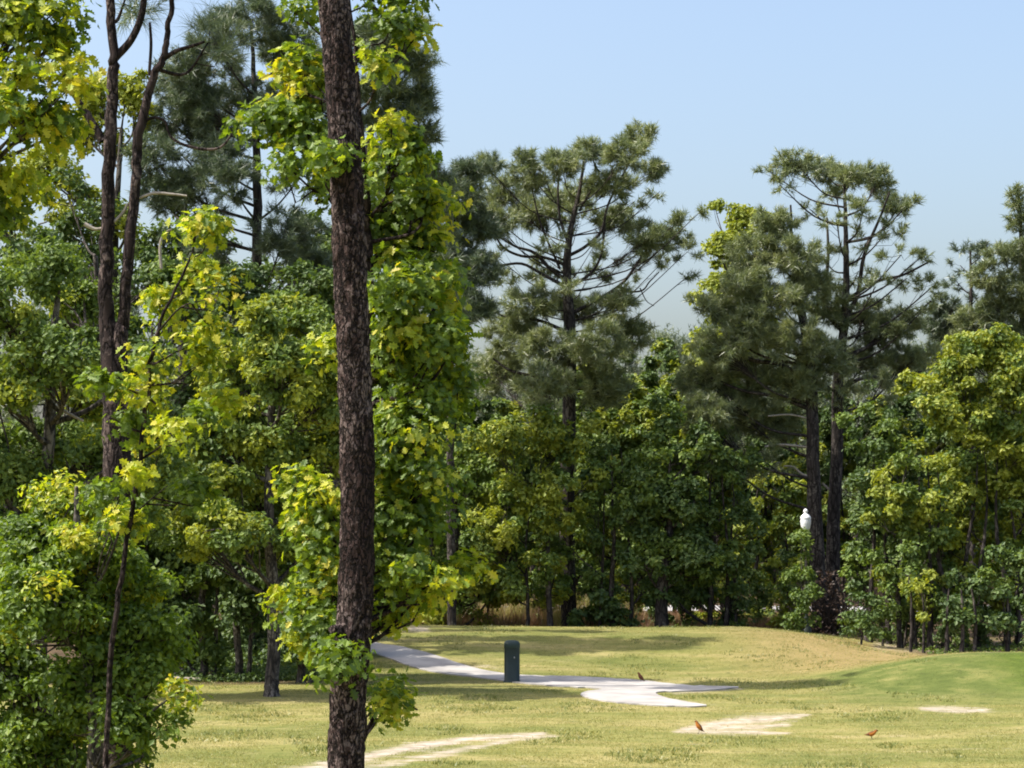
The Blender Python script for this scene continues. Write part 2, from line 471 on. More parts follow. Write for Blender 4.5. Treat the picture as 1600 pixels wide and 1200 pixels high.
def ground():
    xs = np.concatenate([np.linspace(-900, -60, 14), np.linspace(-55, -27, 15), np.arange(-26, 26.01, 0.22), np.linspace(27, 55, 15), np.linspace(60, 900, 14)])
    ys = np.concatenate([np.linspace(-300, -10, 7), np.linspace(0, 36, 19), np.arange(37, 92, 0.25), np.linspace(93, 140, 24), np.linspace(150, 1500, 14)])
    X, Y = np.meshgrid(xs, ys)
    Z = terrain(X, Y)
    ny, nx = X.shape
    mb = MB()
    i = (np.arange(ny - 1)[:, None] * nx + np.arange(nx - 1)[None, :]).ravel()
    mb.add(np.stack([X, Y, Z], -1), np.stack([i, i + 1, i + nx + 1, i + nx], 1), 0, True)
    m, nt = new_mat('golf_turf'); L = nt.links.new
    o = mb.build('ground', m); tag(o, kind='structure')
    me = o.data
    green = sm(6.6, 9.0, X) * sm(51.5, 55.5, Y) * (1 - sm(60.2, 60.8, Y))
    deep = sm(11.2, 13.0, X) * sm(53.5, 55.5, Y) * (1 - sm(59.5, 61, Y))
    brown = sm(4.5, 9.5, X) * sm(59.5, 62.5, Y) * (1 - green) * (1 - sm(72, 76, Y)) * (1 - sm(15, 18, X))
    Pu, Pv = project(np.stack([X.ravel(), Y.ravel(), Z.ravel()], 1)); Pu = Pu.reshape(X.shape)
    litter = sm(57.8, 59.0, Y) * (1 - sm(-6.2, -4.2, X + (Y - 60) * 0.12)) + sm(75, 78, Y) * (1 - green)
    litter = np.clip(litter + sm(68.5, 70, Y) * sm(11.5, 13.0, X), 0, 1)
    sand = np.clip(seg_mask(X, Y, SAND) + seg_mask(X, Y, BARE_WOOD), 0, 1)
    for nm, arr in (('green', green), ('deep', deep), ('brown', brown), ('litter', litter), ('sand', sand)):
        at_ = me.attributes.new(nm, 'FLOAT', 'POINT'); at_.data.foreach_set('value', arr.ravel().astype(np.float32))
    tc = nd(nt, 'ShaderNodeTexCoord')

    def noi(scale, detail=5, rough=.6, vec=None, stretch=None):
        n = nd(nt, 'ShaderNodeTexNoise'); n.inputs['Scale'].default_value = scale; n.inputs['Detail'].default_value = detail; n.inputs['Roughness'].default_value = rough
        if stretch:
            mp = nd(nt, 'ShaderNodeMapping'); mp.inputs['Scale'].default_value = stretch
            L(tc.outputs['Object'], mp.inputs['Vector']); L(mp.outputs[0], n.inputs['Vector'])
        else: L(tc.outputs['Object'], n.inputs['Vector'])
        return n.outputs['Fac']

    def attr(n):
        a = nd(nt, 'ShaderNodeAttribute'); a.attribute_name = n; return a.outputs['Fac']

    def mixc(f, a, b):
        x = nd(nt, 'ShaderNodeMix', data_type='RGBA')
        L(f, x.inputs['Factor'])
        for k, v in (('A', a), ('B', b)):
            if isinstance(v, tuple): x.inputs[k].default_value = (*v, 1)
            else: L(v, x.inputs[k])
        return x.outputs['Result']
    # fairway: straw to olive green
    r1 = ramp(nt, [(.13, .175, .045), (.25, .265, .08), (.42, .375, .17)], [.40, .5, .60]); L(noi(1.0, 6, .62, stretch=(.16, .42, 1)), r1.inputs['Fac'])
    r2 = ramp(nt, [(.10, .14, .035), (.25, .265, .08), (.47, .42, .20)], [.3, .5, .7]); L(noi(2.2, 9, .75, stretch=(.45, 1, 1)), r2.inputs['Fac'])
    half = nd(nt, 'ShaderNodeValue'); half.outputs[0].default_value = .5
    base = mixc(half.outputs[0], r1.outputs['Color'], r2.outputs['Color'])
    rg = ramp(nt, [(.085, .125, .03), (.14, .185, .048), (.28, .29, .10)], [.3, .5, .72]); L(noi(1.1, 7, .65), rg.inputs['Fac'])
    base = mixc(attr('green'), base, rg.outputs['Color'])
    rd = ramp(nt, [(.075, .125, .018), (.12, .18, .028)], [.35, .65]); L(noi(2.5), rd.inputs['Fac'])
    base = mixc(attr('deep'), base, rd.outputs['Color'])
    rb = ramp(nt, [(.28, .24, .095), (.37, .30, .135)], [.35, .65]); L(noi(.8, 6), rb.inputs['Fac'])
    base = mixc(attr('brown'), base, rb.outputs['Color'])
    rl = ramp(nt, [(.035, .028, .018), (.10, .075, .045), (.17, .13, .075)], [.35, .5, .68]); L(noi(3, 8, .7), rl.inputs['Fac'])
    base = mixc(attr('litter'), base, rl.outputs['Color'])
    # weedy dark dots
    wd = ramp(nt, [(0, 0, 0), (1, 1, 1)], [.60, .68]); L(noi(3.4, 3, .6), wd.inputs['Fac'])
    wm = nd(nt, 'ShaderNodeMath', operation='MULTIPLY'); wm.inputs[1].default_value = .55; L(wd.outputs['Color'], wm.inputs[0])
    base = mixc(wm.outputs[0], base, (.07, .10, .025))
    # sand
    sn = nd(nt, 'ShaderNodeMath', operation='MULTIPLY_ADD'); sn.inputs[1].default_value = 3.2; sn.inputs[2].default_value = -1.6
    L(noi(3.2, 9, .85, stretch=(.3, 1, 1)), sn.inputs[0])
    sa = nd(nt, 'ShaderNodeMath', operation='ADD'); L(sn.outputs[0], sa.inputs[0]); L(attr('sand'), sa.inputs[1])
    sr = ramp(nt, [(0, 0, 0), (1, 1, 1)], [.40, 1.15]); L(sa.outputs[0], sr.inputs['Fac'])
    rs = ramp(nt, [(.36, .325, .26), (.66, .60, .52)], [.35, .65]); L(noi(4, 6), rs.inputs['Fac'])
    base = mixc(sr.outputs['Color'], base, rs.outputs['Color'])
    p = nd(nt, 'ShaderNodeBsdfPrincipled'); p.inputs['Roughness'].default_value = .95; p.inputs['Specular IOR Level'].default_value = .1
    gn = nd(nt, 'ShaderNodeMix', data_type='RGBA', blend_type='MULTIPLY'); gn.inputs['Factor'].default_value = 1; gn.inputs['B'].default_value = (.76, .70, .68, 1)
    L(base, gn.inputs['A']); L(gn.outputs['Result'], p.inputs['Base Color'])
    bp = nd(nt, 'ShaderNodeBump'); bp.inputs['Strength'].default_value = .5; bp.inputs['Distance'].default_value = .06
    L(noi(7, 8, .75), bp.inputs['Height']); L(bp.outputs[0], p.inputs['Normal'])
    L(p.outputs[0], nd(nt, 'ShaderNodeOutputMaterial').inputs['Surface'])
    return o


ground()

# concrete cart path, laid on the terrain
PATH = [(470, 990), (520, 996), (575, 1004), (612, 1009), (650, 1016), (690, 1028), (725, 1040), (760, 1049), (800, 1055), (850, 1057), (900, 1058),
        (960, 1061), (1010, 1065), (1060, 1071), (1120, 1074), (1165, 1074), (1120, 1079), (1070, 1081), (1030, 1082), (1023, 1084), (1032, 1089),
        (1050, 1094), (1080, 1099), (1112, 1104), (1080, 1106), (1030, 1104), (985, 1101), (945, 1097), (915, 1091), (904, 1085), (925, 1080),
        (945, 1078), (925, 1076), (880, 1074), (840, 1071), (800, 1067), (740, 1059), (700, 1054), (665, 1049), (635, 1040), (610, 1030), (585, 1022), (555, 1015), (510, 1006), (470, 999)]


def in_poly(u, v, poly):
    c = np.zeros(len(u), bool)
    n = len(poly)
    for i in range(n):
        x1, y1 = poly[i]; x2, y2 = poly[(i + 1) % n]
        if y1 == y2: continue
        c ^= ((y1 > v) != (y2 > v)) & (u < (x2 - x1) * (v - y1) / (y2 - y1) + x1)
    return c


def cart_path():
    import bmesh
    q = np.array(PATH, float); q2 = np.roll(q, -1, 0)
    px = np.stack([q * .75 + q2 * .25, q * .25 + q2 * .75], 1).reshape(-1, 2)
    px = np.concatenate([[a + (b - a) * t for t in np.linspace(0, 1, max(2, int(np.hypot(*(b - a)) / 9)), endpoint=False)] for a, b in zip(px, np.roll(px, -1, 0))])
    px = px + np.array([[0, 1.1 * noise.noise(Vector((a * .11, b * .3, 0)))] for a, b in px])
    W = [ground_at(a, b) for a, b in px]
    bm = bmesh.new()
    vs = [bm.verts.new((w[0], w[1], 0)) for w in W]
    bm.faces.new(vs)
    bmesh.ops.triangulate(bm, faces=bm.faces[:])
    for _ in range(5):
        es = [e for e in bm.edges if e.calc_length() > 0.8]
        if not es: break
        bmesh.ops.subdivide_edges(bm, edges=es, cuts=1)
        bmesh.ops.triangulate(bm, faces=[f for f in bm.faces if len(f.verts) > 3])
    for v in bm.verts: v.co.z = float(terrain(v.co.x, v.co.y)) + 0.03
    bnd = [e for e in bm.edges if e.is_boundary]
    r = bmesh.ops.extrude_edge_only(bm, edges=bnd)
    for v in [g for g in r['geom'] if isinstance(g, bmesh.types.BMVert)]: v.co.z -= 0.10
    bmesh.ops.recalc_face_normals(bm, faces=bm.faces[:])
    me = bpy.data.meshes.new('path'); bm.to_mesh(me); bm.free()
    me.materials.append(plain_mat('concrete', (.29, .272, .252), (.42, .395, .365), 1.3, .9, .15, .05, 8))
    o = bpy.data.objects.new('path', me); COL.objects.link(o); tag(o, kind='structure')


cart_path()

# road beyond the trees
rm = MB()
xr = np.linspace(-5, 60, 121)
V = []
for x in xr:
    for yy in (98.0 + 0.02 * x, 103.5 + 0.02 * x): V.append((x, yy, float(terrain(x, yy)) + 0.03))
rm.add(V, [[2 * i, 2 * i + 2, 2 * i + 3, 2 * i + 1] for i in range(len(xr) - 1)])
tag(rm.build('road', plain_mat('pale_asphalt', (.30, .29, .29), (.38, .37, .36), 2, .9, .1)), kind='structure')


# ------------------------------------------------------------------ grass on the ground
def blades(mb, rng, P, h, w, per, lean=.5, mat=0, spread=.05):
    n = len(P)
    b = P[:, None, :] + rng.normal(0, spread, (n, per, 3)) * np.array([1, 1, 0])
    d = rng.normal(0, lean, (n, per, 3)); d[..., 2] = 1
    d = unit(d)
    hh = h if np.isscalar(h) else h[:, None, None]
    L_ = hh * rng.uniform(.5, 1.3, (n, per, 1))
    s = unit(np.cross(d, rng.normal(0, 1, (n, per, 3))))
    V = np.stack([b - s * w / 2, b + s * w / 2, b + d * L_], 2).reshape(-1, 3)
    mb.add(V, np.arange(len(V)).reshape(-1, 3), mat)


def scatter(rng, n, d0, d1, u0, u1):
    Y = d0 * (d1 / d0) ** rng.uniform(0, 1, n)
    X = (rng.uniform(u0, u1, n) - 800) / F * Y
    return X, Y


rng = np.random.default_rng(5)
M['turf_blade'] = leaf_mat('turf_blade', [(.12, .15, .04), (.24, .25, .07), (.36, .33, .12), (.46, .40, .19)], .3, .03)
M['turf_green'] = leaf_mat('turf_green', [(.08, .12, .025), (.13, .17, .04), (.20, .22, .06)], .3, .03)
X, Y = scatter(rng, 90000, 38.5, 80, 180, 1660)
Z = terrain(X, Y)
u, v = project(np.stack([X, Y, Z], 1))
cl = np.array([noise.noise(Vector((x * .8, y * .5, 0))) for x, y in zip(X, Y)])
keep = ~in_poly(u, v + 1.0 + 2.2 * rng.uniform(-1, 1, len(X)), PATH) & (seg_mask(X, Y, SAND) < .25 + .5 * rng.uniform(0, 1, len(X))) & (cl > -.35 + rng.uniform(-.3, .3, len(X)))
X, Y, Z = X[keep], Y[keep], Z[keep]
isg = (X > 7.6) & (Y > 52.5) & (Y < 60.5)
gm = MB()
h = np.full(len(X), .035); h[isg] = .02
P = np.stack([X, Y, Z - .005], 1)
blades(gm, rng, P[~isg], h[~isg], .012, 4)
blades(gm, rng, P[isg], h[isg], .012, 4, mat=1)
# taller weeds on the slope and round the edges
X, Y = scatter(rng, 6500, 40, 76, 300, 1500)
c2 = np.array([noise.noise(Vector((x * .45 + 7, y * .3, 3))) for x, y in zip(X, Y)])
Z = terrain(X, Y); u, v = project(np.stack([X, Y, Z], 1))
k2 = (c2 > .17) & ~in_poly(u, v + 2, PATH) & ~in_poly(u, v - 5, PATH) & (seg_mask(X, Y, SAND) < .2)
blades(gm, rng, np.stack([X, Y, Z], 1)[k2], .08, .018, 10, .7, (rng.uniform(0, 1, int(k2.sum()) * 10) < .6).astype(int), .10)
tag(gm.build('grass', [M['turf_blade'], M['turf_green']]), 'short patchy fairway grass over the open ground', 'grass', kind='stuff')

# dry rusty grass beyond the crest
M['dry'] = leaf_mat('dry', [(.16, .085, .055), (.26, .14, .09), (.36, .25, .15), (.20, .20, .07)], .3, .03)
dg = MB()
X, Y = scatter(rng, 4200, 80, 88, 590, 1000)
clr = np.array([noise.noise(Vector((x * .9, y * .6, 9))) for x, y in zip(X, Y)])
X, Y, clr = X[clr > -.25], Y[clr > -.25], clr[clr > -.25]
blades(dg, rng, np.stack([X, Y, terrain(X, Y)], 1), .5 + 1.1 * np.clip(clr + .25, 0, .6), .035, 6, .34, (np.repeat(clr, 6) > .22).astype(int), .16)
X, Y = scatter(rng, 2600, 80, 90, 1000, 1330)
blades(dg, rng, np.stack([X, Y, terrain(X, Y)], 1), .5, .03, 6, .3, 0, .12)
tag(dg.build('dry_grass', [M['dry'], M['turf_blade']]), 'rusty orange dry grass beyond the crest of the mound', 'grass', kind='stuff')

# leaf litter and low scrub under the left wood edge
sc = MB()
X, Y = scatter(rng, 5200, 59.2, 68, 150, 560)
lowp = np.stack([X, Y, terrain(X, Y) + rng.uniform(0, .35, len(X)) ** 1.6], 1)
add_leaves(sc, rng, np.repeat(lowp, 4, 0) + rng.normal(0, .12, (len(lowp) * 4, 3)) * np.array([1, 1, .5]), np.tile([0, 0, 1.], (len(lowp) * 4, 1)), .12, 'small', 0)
X, Y = scatter(rng, 900, 69, 76, 1290, 1650)
k = X > 12.5
lowp = np.stack([X, Y, terrain(X, Y) + rng.uniform(0, .25, len(X)) ** 1.6], 1)[k]
add_leaves(sc, rng, np.repeat(lowp, 3, 0) + rng.normal(0, .1, (len(lowp) * 3, 3)) * np.array([1, 1, .4]), np.tile([0, 0, 1.], (len(lowp) * 3, 1)), .12, 'small', 1)
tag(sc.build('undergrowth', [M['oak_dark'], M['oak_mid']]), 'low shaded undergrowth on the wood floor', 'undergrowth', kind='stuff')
# ------------------------------------------------------------------ small things
def lathe(mb, prof, c, sides=24, mat=0, sq=None):
    """prof [(r,z)], optional sq exponent for a rounded-square plan"""
    a = np.linspace(0, 2 * np.pi, sides, endpoint=False)
    ca, sa = np.cos(a), np.sin(a)
    if sq:
        s = (np.abs(ca) ** sq + np.abs(sa) ** sq) ** (-1 / sq)
        ca, sa = ca * s, sa * s
    n = len(prof)
    V = np.array([[c[0] + r * x, c[1] + r * y, c[2] + z] for r, z in prof for x, y in zip(ca, sa)])
    i = np.arange(n - 1)[:, None] * sides; j = np.arange(sides)[None, :]
    q = np.stack([i + j, i + (j + 1) % sides, i + sides + (j + 1) % sides, i + sides + j], -1).reshape(-1, 4)
    mb.add(V, q, mat, True)
    mb.add(V[-sides:], np.arange(sides)[None, :], mat)
    mb.add(V[:sides], np.arange(sides)[None, ::-1], mat)


# green utility pedestal beside the path
b = ground_at(800, 1066)
r = empty('utility_pedestal', b)
tag(r, 'dark green rounded utility pedestal standing at the near edge of the concrete path', 'utility box')
gp = plain_mat('green_enamel', (.010, .020, .018), (.014, .026, .023), 5, .45, .4, .02)
gp2 = plain_mat('green_enamel_cap', (.015, .032, .027), (.02, .038, .032), 5, .5, .4, .02)
m = MB(); lathe(m, [(.202, -.1), (.202, .04), (.197, .045), (.197, .88)], b, 40, sq=5); m.build('body', gp, r, b)
m = MB(); lathe(m, [(.204, .88), (.206, .895), (.206, .955), (.200, .99), (.180, 1.025), (.14, 1.05), (.08, 1.062), (.01, 1.065)], b, 40, sq=4); m.build('cap', gp2, r, b)
m = MB(); lathe(m, [(.215, -.1), (.215, .03), (.203, .045)], b, 40, sq=5); m.build('collar', gp2, r, b)
m = MB(); lathe(m, [(.012, -.006), (.016, 0), (.016, .03), (.010, .04)], (b[0] + .06, b[1] - .203, b[2] + .62), 12); m.build('lock', plain_mat('zinc', (.25, .25, .25), (.3, .3, .3), 9, .4, .5), r, b)

# post top street lamp
D = 77.4
lc = at(1259, 828, D)
gz = float(terrain(lc[0], D)); bb = np.array([lc[0], D, gz]); H = lc[2] - gz
r = empty('street_lamp', bb)
tag(r, 'white post-top street lamp beside the left trunk of the paired pines', 'street lamp')
wm_ = plain_mat('lamp_paint', (.02, .03, .025), (.03, .04, .035), 6, .5, .4, .02)
m = MB(); lathe(m, [(.17, -.05), (.17, .12), (.14, .16), (.11, .45), (.075, .55)], bb, 20); m.build('base', wm_, r, bb)
m = MB(); lathe(m, [(.06, .5), (.055, H * .5), (.045, H - .12), (.09, H - .1), (.11, H - .02), (.12, H)], bb, 16); m.build('pole', wm_, r, bb)
wg = plain_mat('lamp_globe', (.78, .79, .8), (.84, .85, .86), 4, .3, .5, 0)
m = MB(); lathe(m, [(.125, H), (.15, H + .08), (.175, H + .2), (.18, H + .3), (.168, H + .37)], bb, 24); m.build('globe', wg, r, bb)
m = MB(); lathe(m, [(.18, H + .37), (.185, H + .39), (.165, H + .45), (.11, H + .51), (.07, H + .54), (.05, H + .56), (.075, H + .6), (.08, H + .64), (.05, H + .69), (.01, H + .71)], bb, 24); m.build('cap', plain_mat('lamp_cap', (.8, .8, .8), (.85, .85, .85), 4, .4, .5, 0), r, bb)


# birds: one lofted body from tail to beak, legs joined in
def bird(px, py, pts, label, mats, face=-1, belly=True, ht=.17):
    """pts: (forward, up, half height, half width) from tail tip to beak tip, metres"""
    g = ground_at(px, py)
    L = smooth_line([(a, b, c, d) for a, b, c, d in pts], 4)
    mb = MB(); sides = 12
    ang = np.linspace(0, 2 * np.pi, sides, endpoint=False)
    cen = L[:, :2]; T = unit(np.gradient(cen, axis=0)); Nn = np.stack([-T[:, 1], T[:, 0]], 1)
    V = []
    for c, nrm, hh, ww in zip(cen, Nn, L[:, 2], L[:, 3]):
        for a in ang:
            V.append((g[0] + face * (c[0] + nrm[0] * hh * math.sin(a)), g[1] + ww * math.cos(a), g[2] + c[1] + nrm[1] * hh * math.sin(a)))
    n = len(L)
    F_, mm = [], []
    for i in range(n - 1):
        for j in range(sides):
            F_.append([i * sides + j, i * sides + (j + 1) % sides, (i + 1) * sides + (j + 1) % sides, (i + 1) * sides + j])
            under = math.sin((ang[j] + ang[(j + 1) % sides] + (2 * math.pi if j == sides - 1 else 0)) / 2) < .35
            s = i / n
            mm.append(2 if s > .93 else (1 if (belly and under and .25 < s < .74) else 0))
    mb.add(V, F_, np.array(mm), True)
    for sx in (-.018, .018):
        foot = np.array([g[0] + face * .01, g[1] + sx, g[2] + .002])
        hip = np.array([g[0] + face * -.005, g[1] + sx, g[2] + .075])
        tube(mb, [hip, (hip + foot) / 2 + [face * -.008, 0, 0], foot], [.006, .0035, .003], 5, 3)
        for t in (-.35, 0, .35):
            tube(mb, [foot, foot + [face * .025 * math.cos(t), .025 * math.sin(t), 0]], [.003, .002], 4, 3)
    o = mb.build('bird', mats, None, g)
    tag(o, label, 'bird', 'robins feeding on the grass')
    return o


bk = plain_mat('bird_back', (.11, .05, .025), (.17, .08, .035), 40, .8, .1)
rb_ = plain_mat('bird_breast', (.36, .12, .025), (.46, .17, .035), 40, .8, .1)
dkb = plain_mat('bird_dark_breast', (.09, .035, .02), (.12, .05, .03), 40, .8, .1)
bkk = plain_mat('beak', (.3, .2, .04), (.35, .24, .05), 40, .5, .2)
lg = plain_mat('bird_leg', (.08, .06, .05), (.1, .07, .06), 40, .7, .2)
UP = [(-.115, .035, .004, .012), (-.085, .05, .010, .02), (-.055, .075, .028, .03), (-.02, .115, .045, .043), (.012, .155, .047, .043),
      (.032, .19, .034, .034), (.042, .215, .028, .027), (.056, .235, .026, .024), (.072, .238, .013, .012), (.092, .236, .003, .003)]
FL = [(-.15, .085, .004, .014), (-.11, .09, .010, .02), (-.07, .095, .028, .032), (-.025, .1, .045, .045), (.02, .112, .046, .045),
      (.055, .135, .034, .034), (.075, .155, .028, .027), (.092, .165, .026, .024), (.112, .163, .012, .012), (.13, .16, .003, .003)]
b1 = bird(1092, 1146, UP, 'orange-breasted robin standing upright in the bare sandy patch', [bk, rb_, bkk, lg], -1)
b2 = bird(1362, 1155, FL, 'orange robin standing level on the grass, the nearest to the right edge', [bk, rb_, bkk, lg], 1)
b3 = bird(1001, 1066, UP, 'dark brown robin with raised head at the far edge of the path', [dkb, dkb, bkk, lg], -1)

# fallen branch at the foot of the left wood
D = 60.5
mb = MB()
P = np.array([ground_at(226, 1063), ground_at(262, 1063.5), ground_at(312, 1066)]); P[:, 2] += .07
tube(mb, smooth_line(P, 4), np.linspace(.07, .04, 9), 8)
tube(mb, [P[1], P[1] + [.35, .3, .22]], [.03, .012], 6)
o = mb.build('fallen_branch', M['dead_wood'], None, P[0]); tag(o, 'pale fallen branch lying at the shaded foot of the left wood', 'branch')
# ------------------------------------------------------------------ trees
# foreground pine trunk
def front_pine():
    D = 18.0; k = D / F
    base = np.array([at(540, 900, D)[0], D, float(terrain(-1.3, D))])
    root = empty('pine_tree', base)
    tag(root, 'tall foreground pine trunk with flaky dark bark crossing the whole picture', 'pine tree')
    pts = [(515, 1760, 66), (530, 1400, 60), (540, 1200, 57), (545, 1080, 57), (556, 930, 56), (559, 800, 55), (556, 650, 54), (551, 520, 53),
           (546, 400, 54), (540, 250, 52), (531, 120, 50), (520, 0, 49), (505, -200, 46), (500, -500, 42), (515, -900, 34), (520, -1300, 20), (522, -1500, 8)]
    L = smooth_line([[*at(p[0], p[1], D), p[2] * k / 2] for p in pts], 34)
    L = np.vstack([[base[0], D, base[2] - .1, .19], L[L[:, 2] > base[2] + .02]])
    mb = MB(); sides = 44
    ang = np.linspace(0, 2 * np.pi, sides, endpoint=False)
    V = []
    for x, y, z, r in L:
        for a in ang:
            q = Vector((math.cos(a) * 1.1, math.sin(a) * 1.1, z * 2.2))
            # long plates with dark furrows between
            pl = noise.cell(Vector((math.floor(a / 6.2832 * 11 + .8 * noise.noise(Vector((a, z * 1.5, 0)))), math.floor(z * 7.5 + 3 * noise.noise(Vector((a * 1.5, 3, z)))), 0)))
            d = .010 * noise.noise(q * 2.6) + .007 * noise.noise(q * 9) + .009 * pl
            rr = r * (1 + .03 * noise.noise(Vector((0, 0, z * 1.4)))) + d - .006
            V.append((x + rr * math.cos(a), y + rr * math.sin(a), z))
    n = len(L)
    i = np.arange(n - 1)[:, None] * sides; j = np.arange(sides)[None, :]
    mb.add(V, np.stack([i + j, i + (j + 1) % sides, i + sides + (j + 1) % sides, i + sides + j], -1).reshape(-1, 4), 0, True)
    mb.build('trunk', M['bark_front'], root, base)
    # old branch stub (seen at 532,985)
    sb = MB()
    c = at(536, 985, D - .13)
    tube(sb, [c + [0, .1, 0], c + [-.05, .02, 0], c + [-.085, -.03, .01]], [.06, .05, .03], 10)
    sb.build('branch_stub', M['bark_front'], root, base)
    # crown above the picture
    rg = np.random.default_rng(3); br = MB(); cr = MB()
    for t in range(26):
        z = rg.uniform(10.2, 14.0); p0 = np.array([L[np.argmin(abs(L[:, 2] - z))][0], D, z])
        a = rg.uniform(0, 6.28); ln = rg.uniform(1.0, 2.6) * (1 - (z - 10) / 7)
        e = p0 + [ln * math.cos(a), ln * math.sin(a), ln * .45]
        tube(br, smooth_line([p0, (p0 + e) / 2 - [0, 0, .1], e], 4), np.linspace(.04, .012, 9), 6)
        T = p0 + (e - p0) * rg.uniform(.45, 1.08, (14, 1)) + rg.normal(0, .22, (14, 3))
        add_tufts(cr, rg, T, unit(T - p0 + [0, 0, .5]), .24, 40, .006)
    br.build('branches', M['bark_pine'], root, base); cr.build('crown', M['needle_near'], root, base)


front_pine()
OAKK = dict(template='lobed', size=.088, clump=.24, per=27, dens=1.0, limb_r=.02, shell=.5)

# turkey oak twined close behind the foreground pine
tree('oak_tree', 'leafy turkey oak with lobed leaves rising close behind the foreground pine trunk', 'oak tree', 18.9,
     [[(556, 900, 22), (560, 1100, 20), (566, 900, 18), (572, 700, 16), (578, 500, 13), (572, 320, 11), (560, 150, 8), (545, 0, 5), (530, -80, 3)]],
     [(625, 255, 45, 62), (668, 285, 38, 50, {'m': 1, 'dens': 1.4}), (700, 545, 30, 50), (695, 620, 30, 50), (640, 930, 30, 26, {'dens': .8}), (610, 960, 26, 20, {'dens': .6}), (650, 450, 50, 45), (600, 560, 34, 50), (610, 520, 34, 40), (600, 620, 34, 45), (600, 740, 32, 50), (690, 470, 30, 40), (640, 640, 50, 50), (650, 760, 50, 50), (640, 320, 45, 40), (605, 350, 48, 65), (655, 385, 42, 55), (620, 470, 52, 60), (675, 505, 38, 55),
      (690, 545, 34, 42, {'m': 0}), (620, 580, 54, 65), (675, 625, 46, 65), (615, 690, 46, 62), (672, 725, 40, 60), (625, 790, 44, 55), (665, 815, 36, 48),
      (605, 860, 36, 50), (640, 880, 34, 38), (683, 905, 40, 30, {'m': 1, 'dens': 1.6}), (722, 884, 26, 28, {'m': 1, 'dens': 1.6}), (660, 930, 26, 26, {'m': 1, 'dens': 1.2}), (706, 520, 20, 38, {'m': 1, 'dens': .7}),
      (600, 930, 24, 34, {'dens': .7}), (495, 905, 50, 34), (470, 960, 44, 42), (505, 985, 48, 46), (530, 1030, 34, 30, {'d': -1.15, 'dep': .12}),
      (505, 905, 26, 26, {'m': 1, 'dens': .6}), (478, 1000, 26, 22, {'m': 1, 'dens': .5}),
      (495, 770, 34, 38), (462, 745, 20, 22, {'m': 1, 'dens': .5}), (505, 830, 26, 36, {'dens': .6}), (470, 820, 28, 30, {'dens': .7}),
      (606, 1110, 16, 20, {'m': 1, 'dens': .45}), (608, 1088, 16, 10, {'dens': .5}),
      (440, 110, 50, 46, {'m': 1, 'dens': .55}), (478, 130, 40, 55), (430, 190, 48, 55), (480, 215, 38, 48), (455, 265, 45, 32, {'dens': .8}), (500, 310, 26, 55, {'dens': .6}),
      (470, 20, 30, 26), (585, 105, 16, 18, {'m': 1}), (620, 30, 34, 32, {'dens': .6}), (600, -10, 50, 30), (640, 60, 18, 12, {'dens': .6}), (515, 240, 18, 18, {'d': -1.1, 'dep': .1, 'dens': .7}), (520, 560, 10, 40, {'dens': .5, 'm': 1})],
     leaf='oak_near', leaf2='oak_yellow', bark='bark_pine', seed=11, leafmix=.14, **{**OAKK, 'dens': 1.5})

# top left corner oak
tree('oak_tree', 'yellow-green oak hanging into the top left corner of the picture', 'oak tree', 16.5,
     [[(-260, 900, 60), (-250, 900, 52), (-200, 500, 44), (-130, 250, 34), (-60, 80, 22), (-20, -60, 12)]],
     [(20, 30, 80, 60, {'m': 1}), (95, 60, 40, 60), (40, 110, 70, 60, {'m': 1, 'dens': .8}), (95, 150, 38, 55), (30, 190, 62, 60), (90, 205, 42, 30), (-20, 260, 60, 60), (30, 290, 36, 40),
      (5, 335, 34, 34), (-80, 120, 90, 110), (-90, 330, 80, 90), (10, 10, 60, 40), (-60, -80, 120, 60)],
     leaf='oak_near', leaf2='oak_yellow', seed=12, leafmix=.5, **OAKK)

# slim yellowing oak
tree('oak_tree', 'slim yellowing oak sapling in front of the forked dark pine', 'oak tree', 19.5,
     [[(170, 900, 9), (168, 1100, 9), (190, 900, 8), (215, 740, 7), (230, 620, 7), (245, 520, 6), (290, 420, 4), (315, 345, 3)]],
     [(318, 365, 34, 40, {'m': 1}), (292, 430, 42, 50, {'m': 1}), (320, 470, 34, 50, {'m': 1, 'dens': .8}), (235, 490, 36, 34, {'m': 1}), (262, 545, 52, 42, {'m': 1, 'dens': .8}), (320, 560, 36, 40, {'m': 1, 'dens': .6}),
      (250, 600, 50, 40, {'dens': .8}), (280, 660, 46, 50, {'dens': .8}), (235, 700, 44, 40, {'m': 1, 'dens': .6}), (275, 760, 40, 50, {'dens': .7}), (200, 640, 40, 40, {'dens': .8}), (190, 745, 44, 44, {'dens': .8}), (165, 600, 26, 26, {'dens': .5}), (215, 820, 50, 40, {'m': 1, 'dens': .7}), (345, 640, 36, 50, {'dens': .6})],
     leaf='oak_near', leaf2='oak_yellow', bark='bark_pine', seed=13, leafmix=.3, **OAKK)

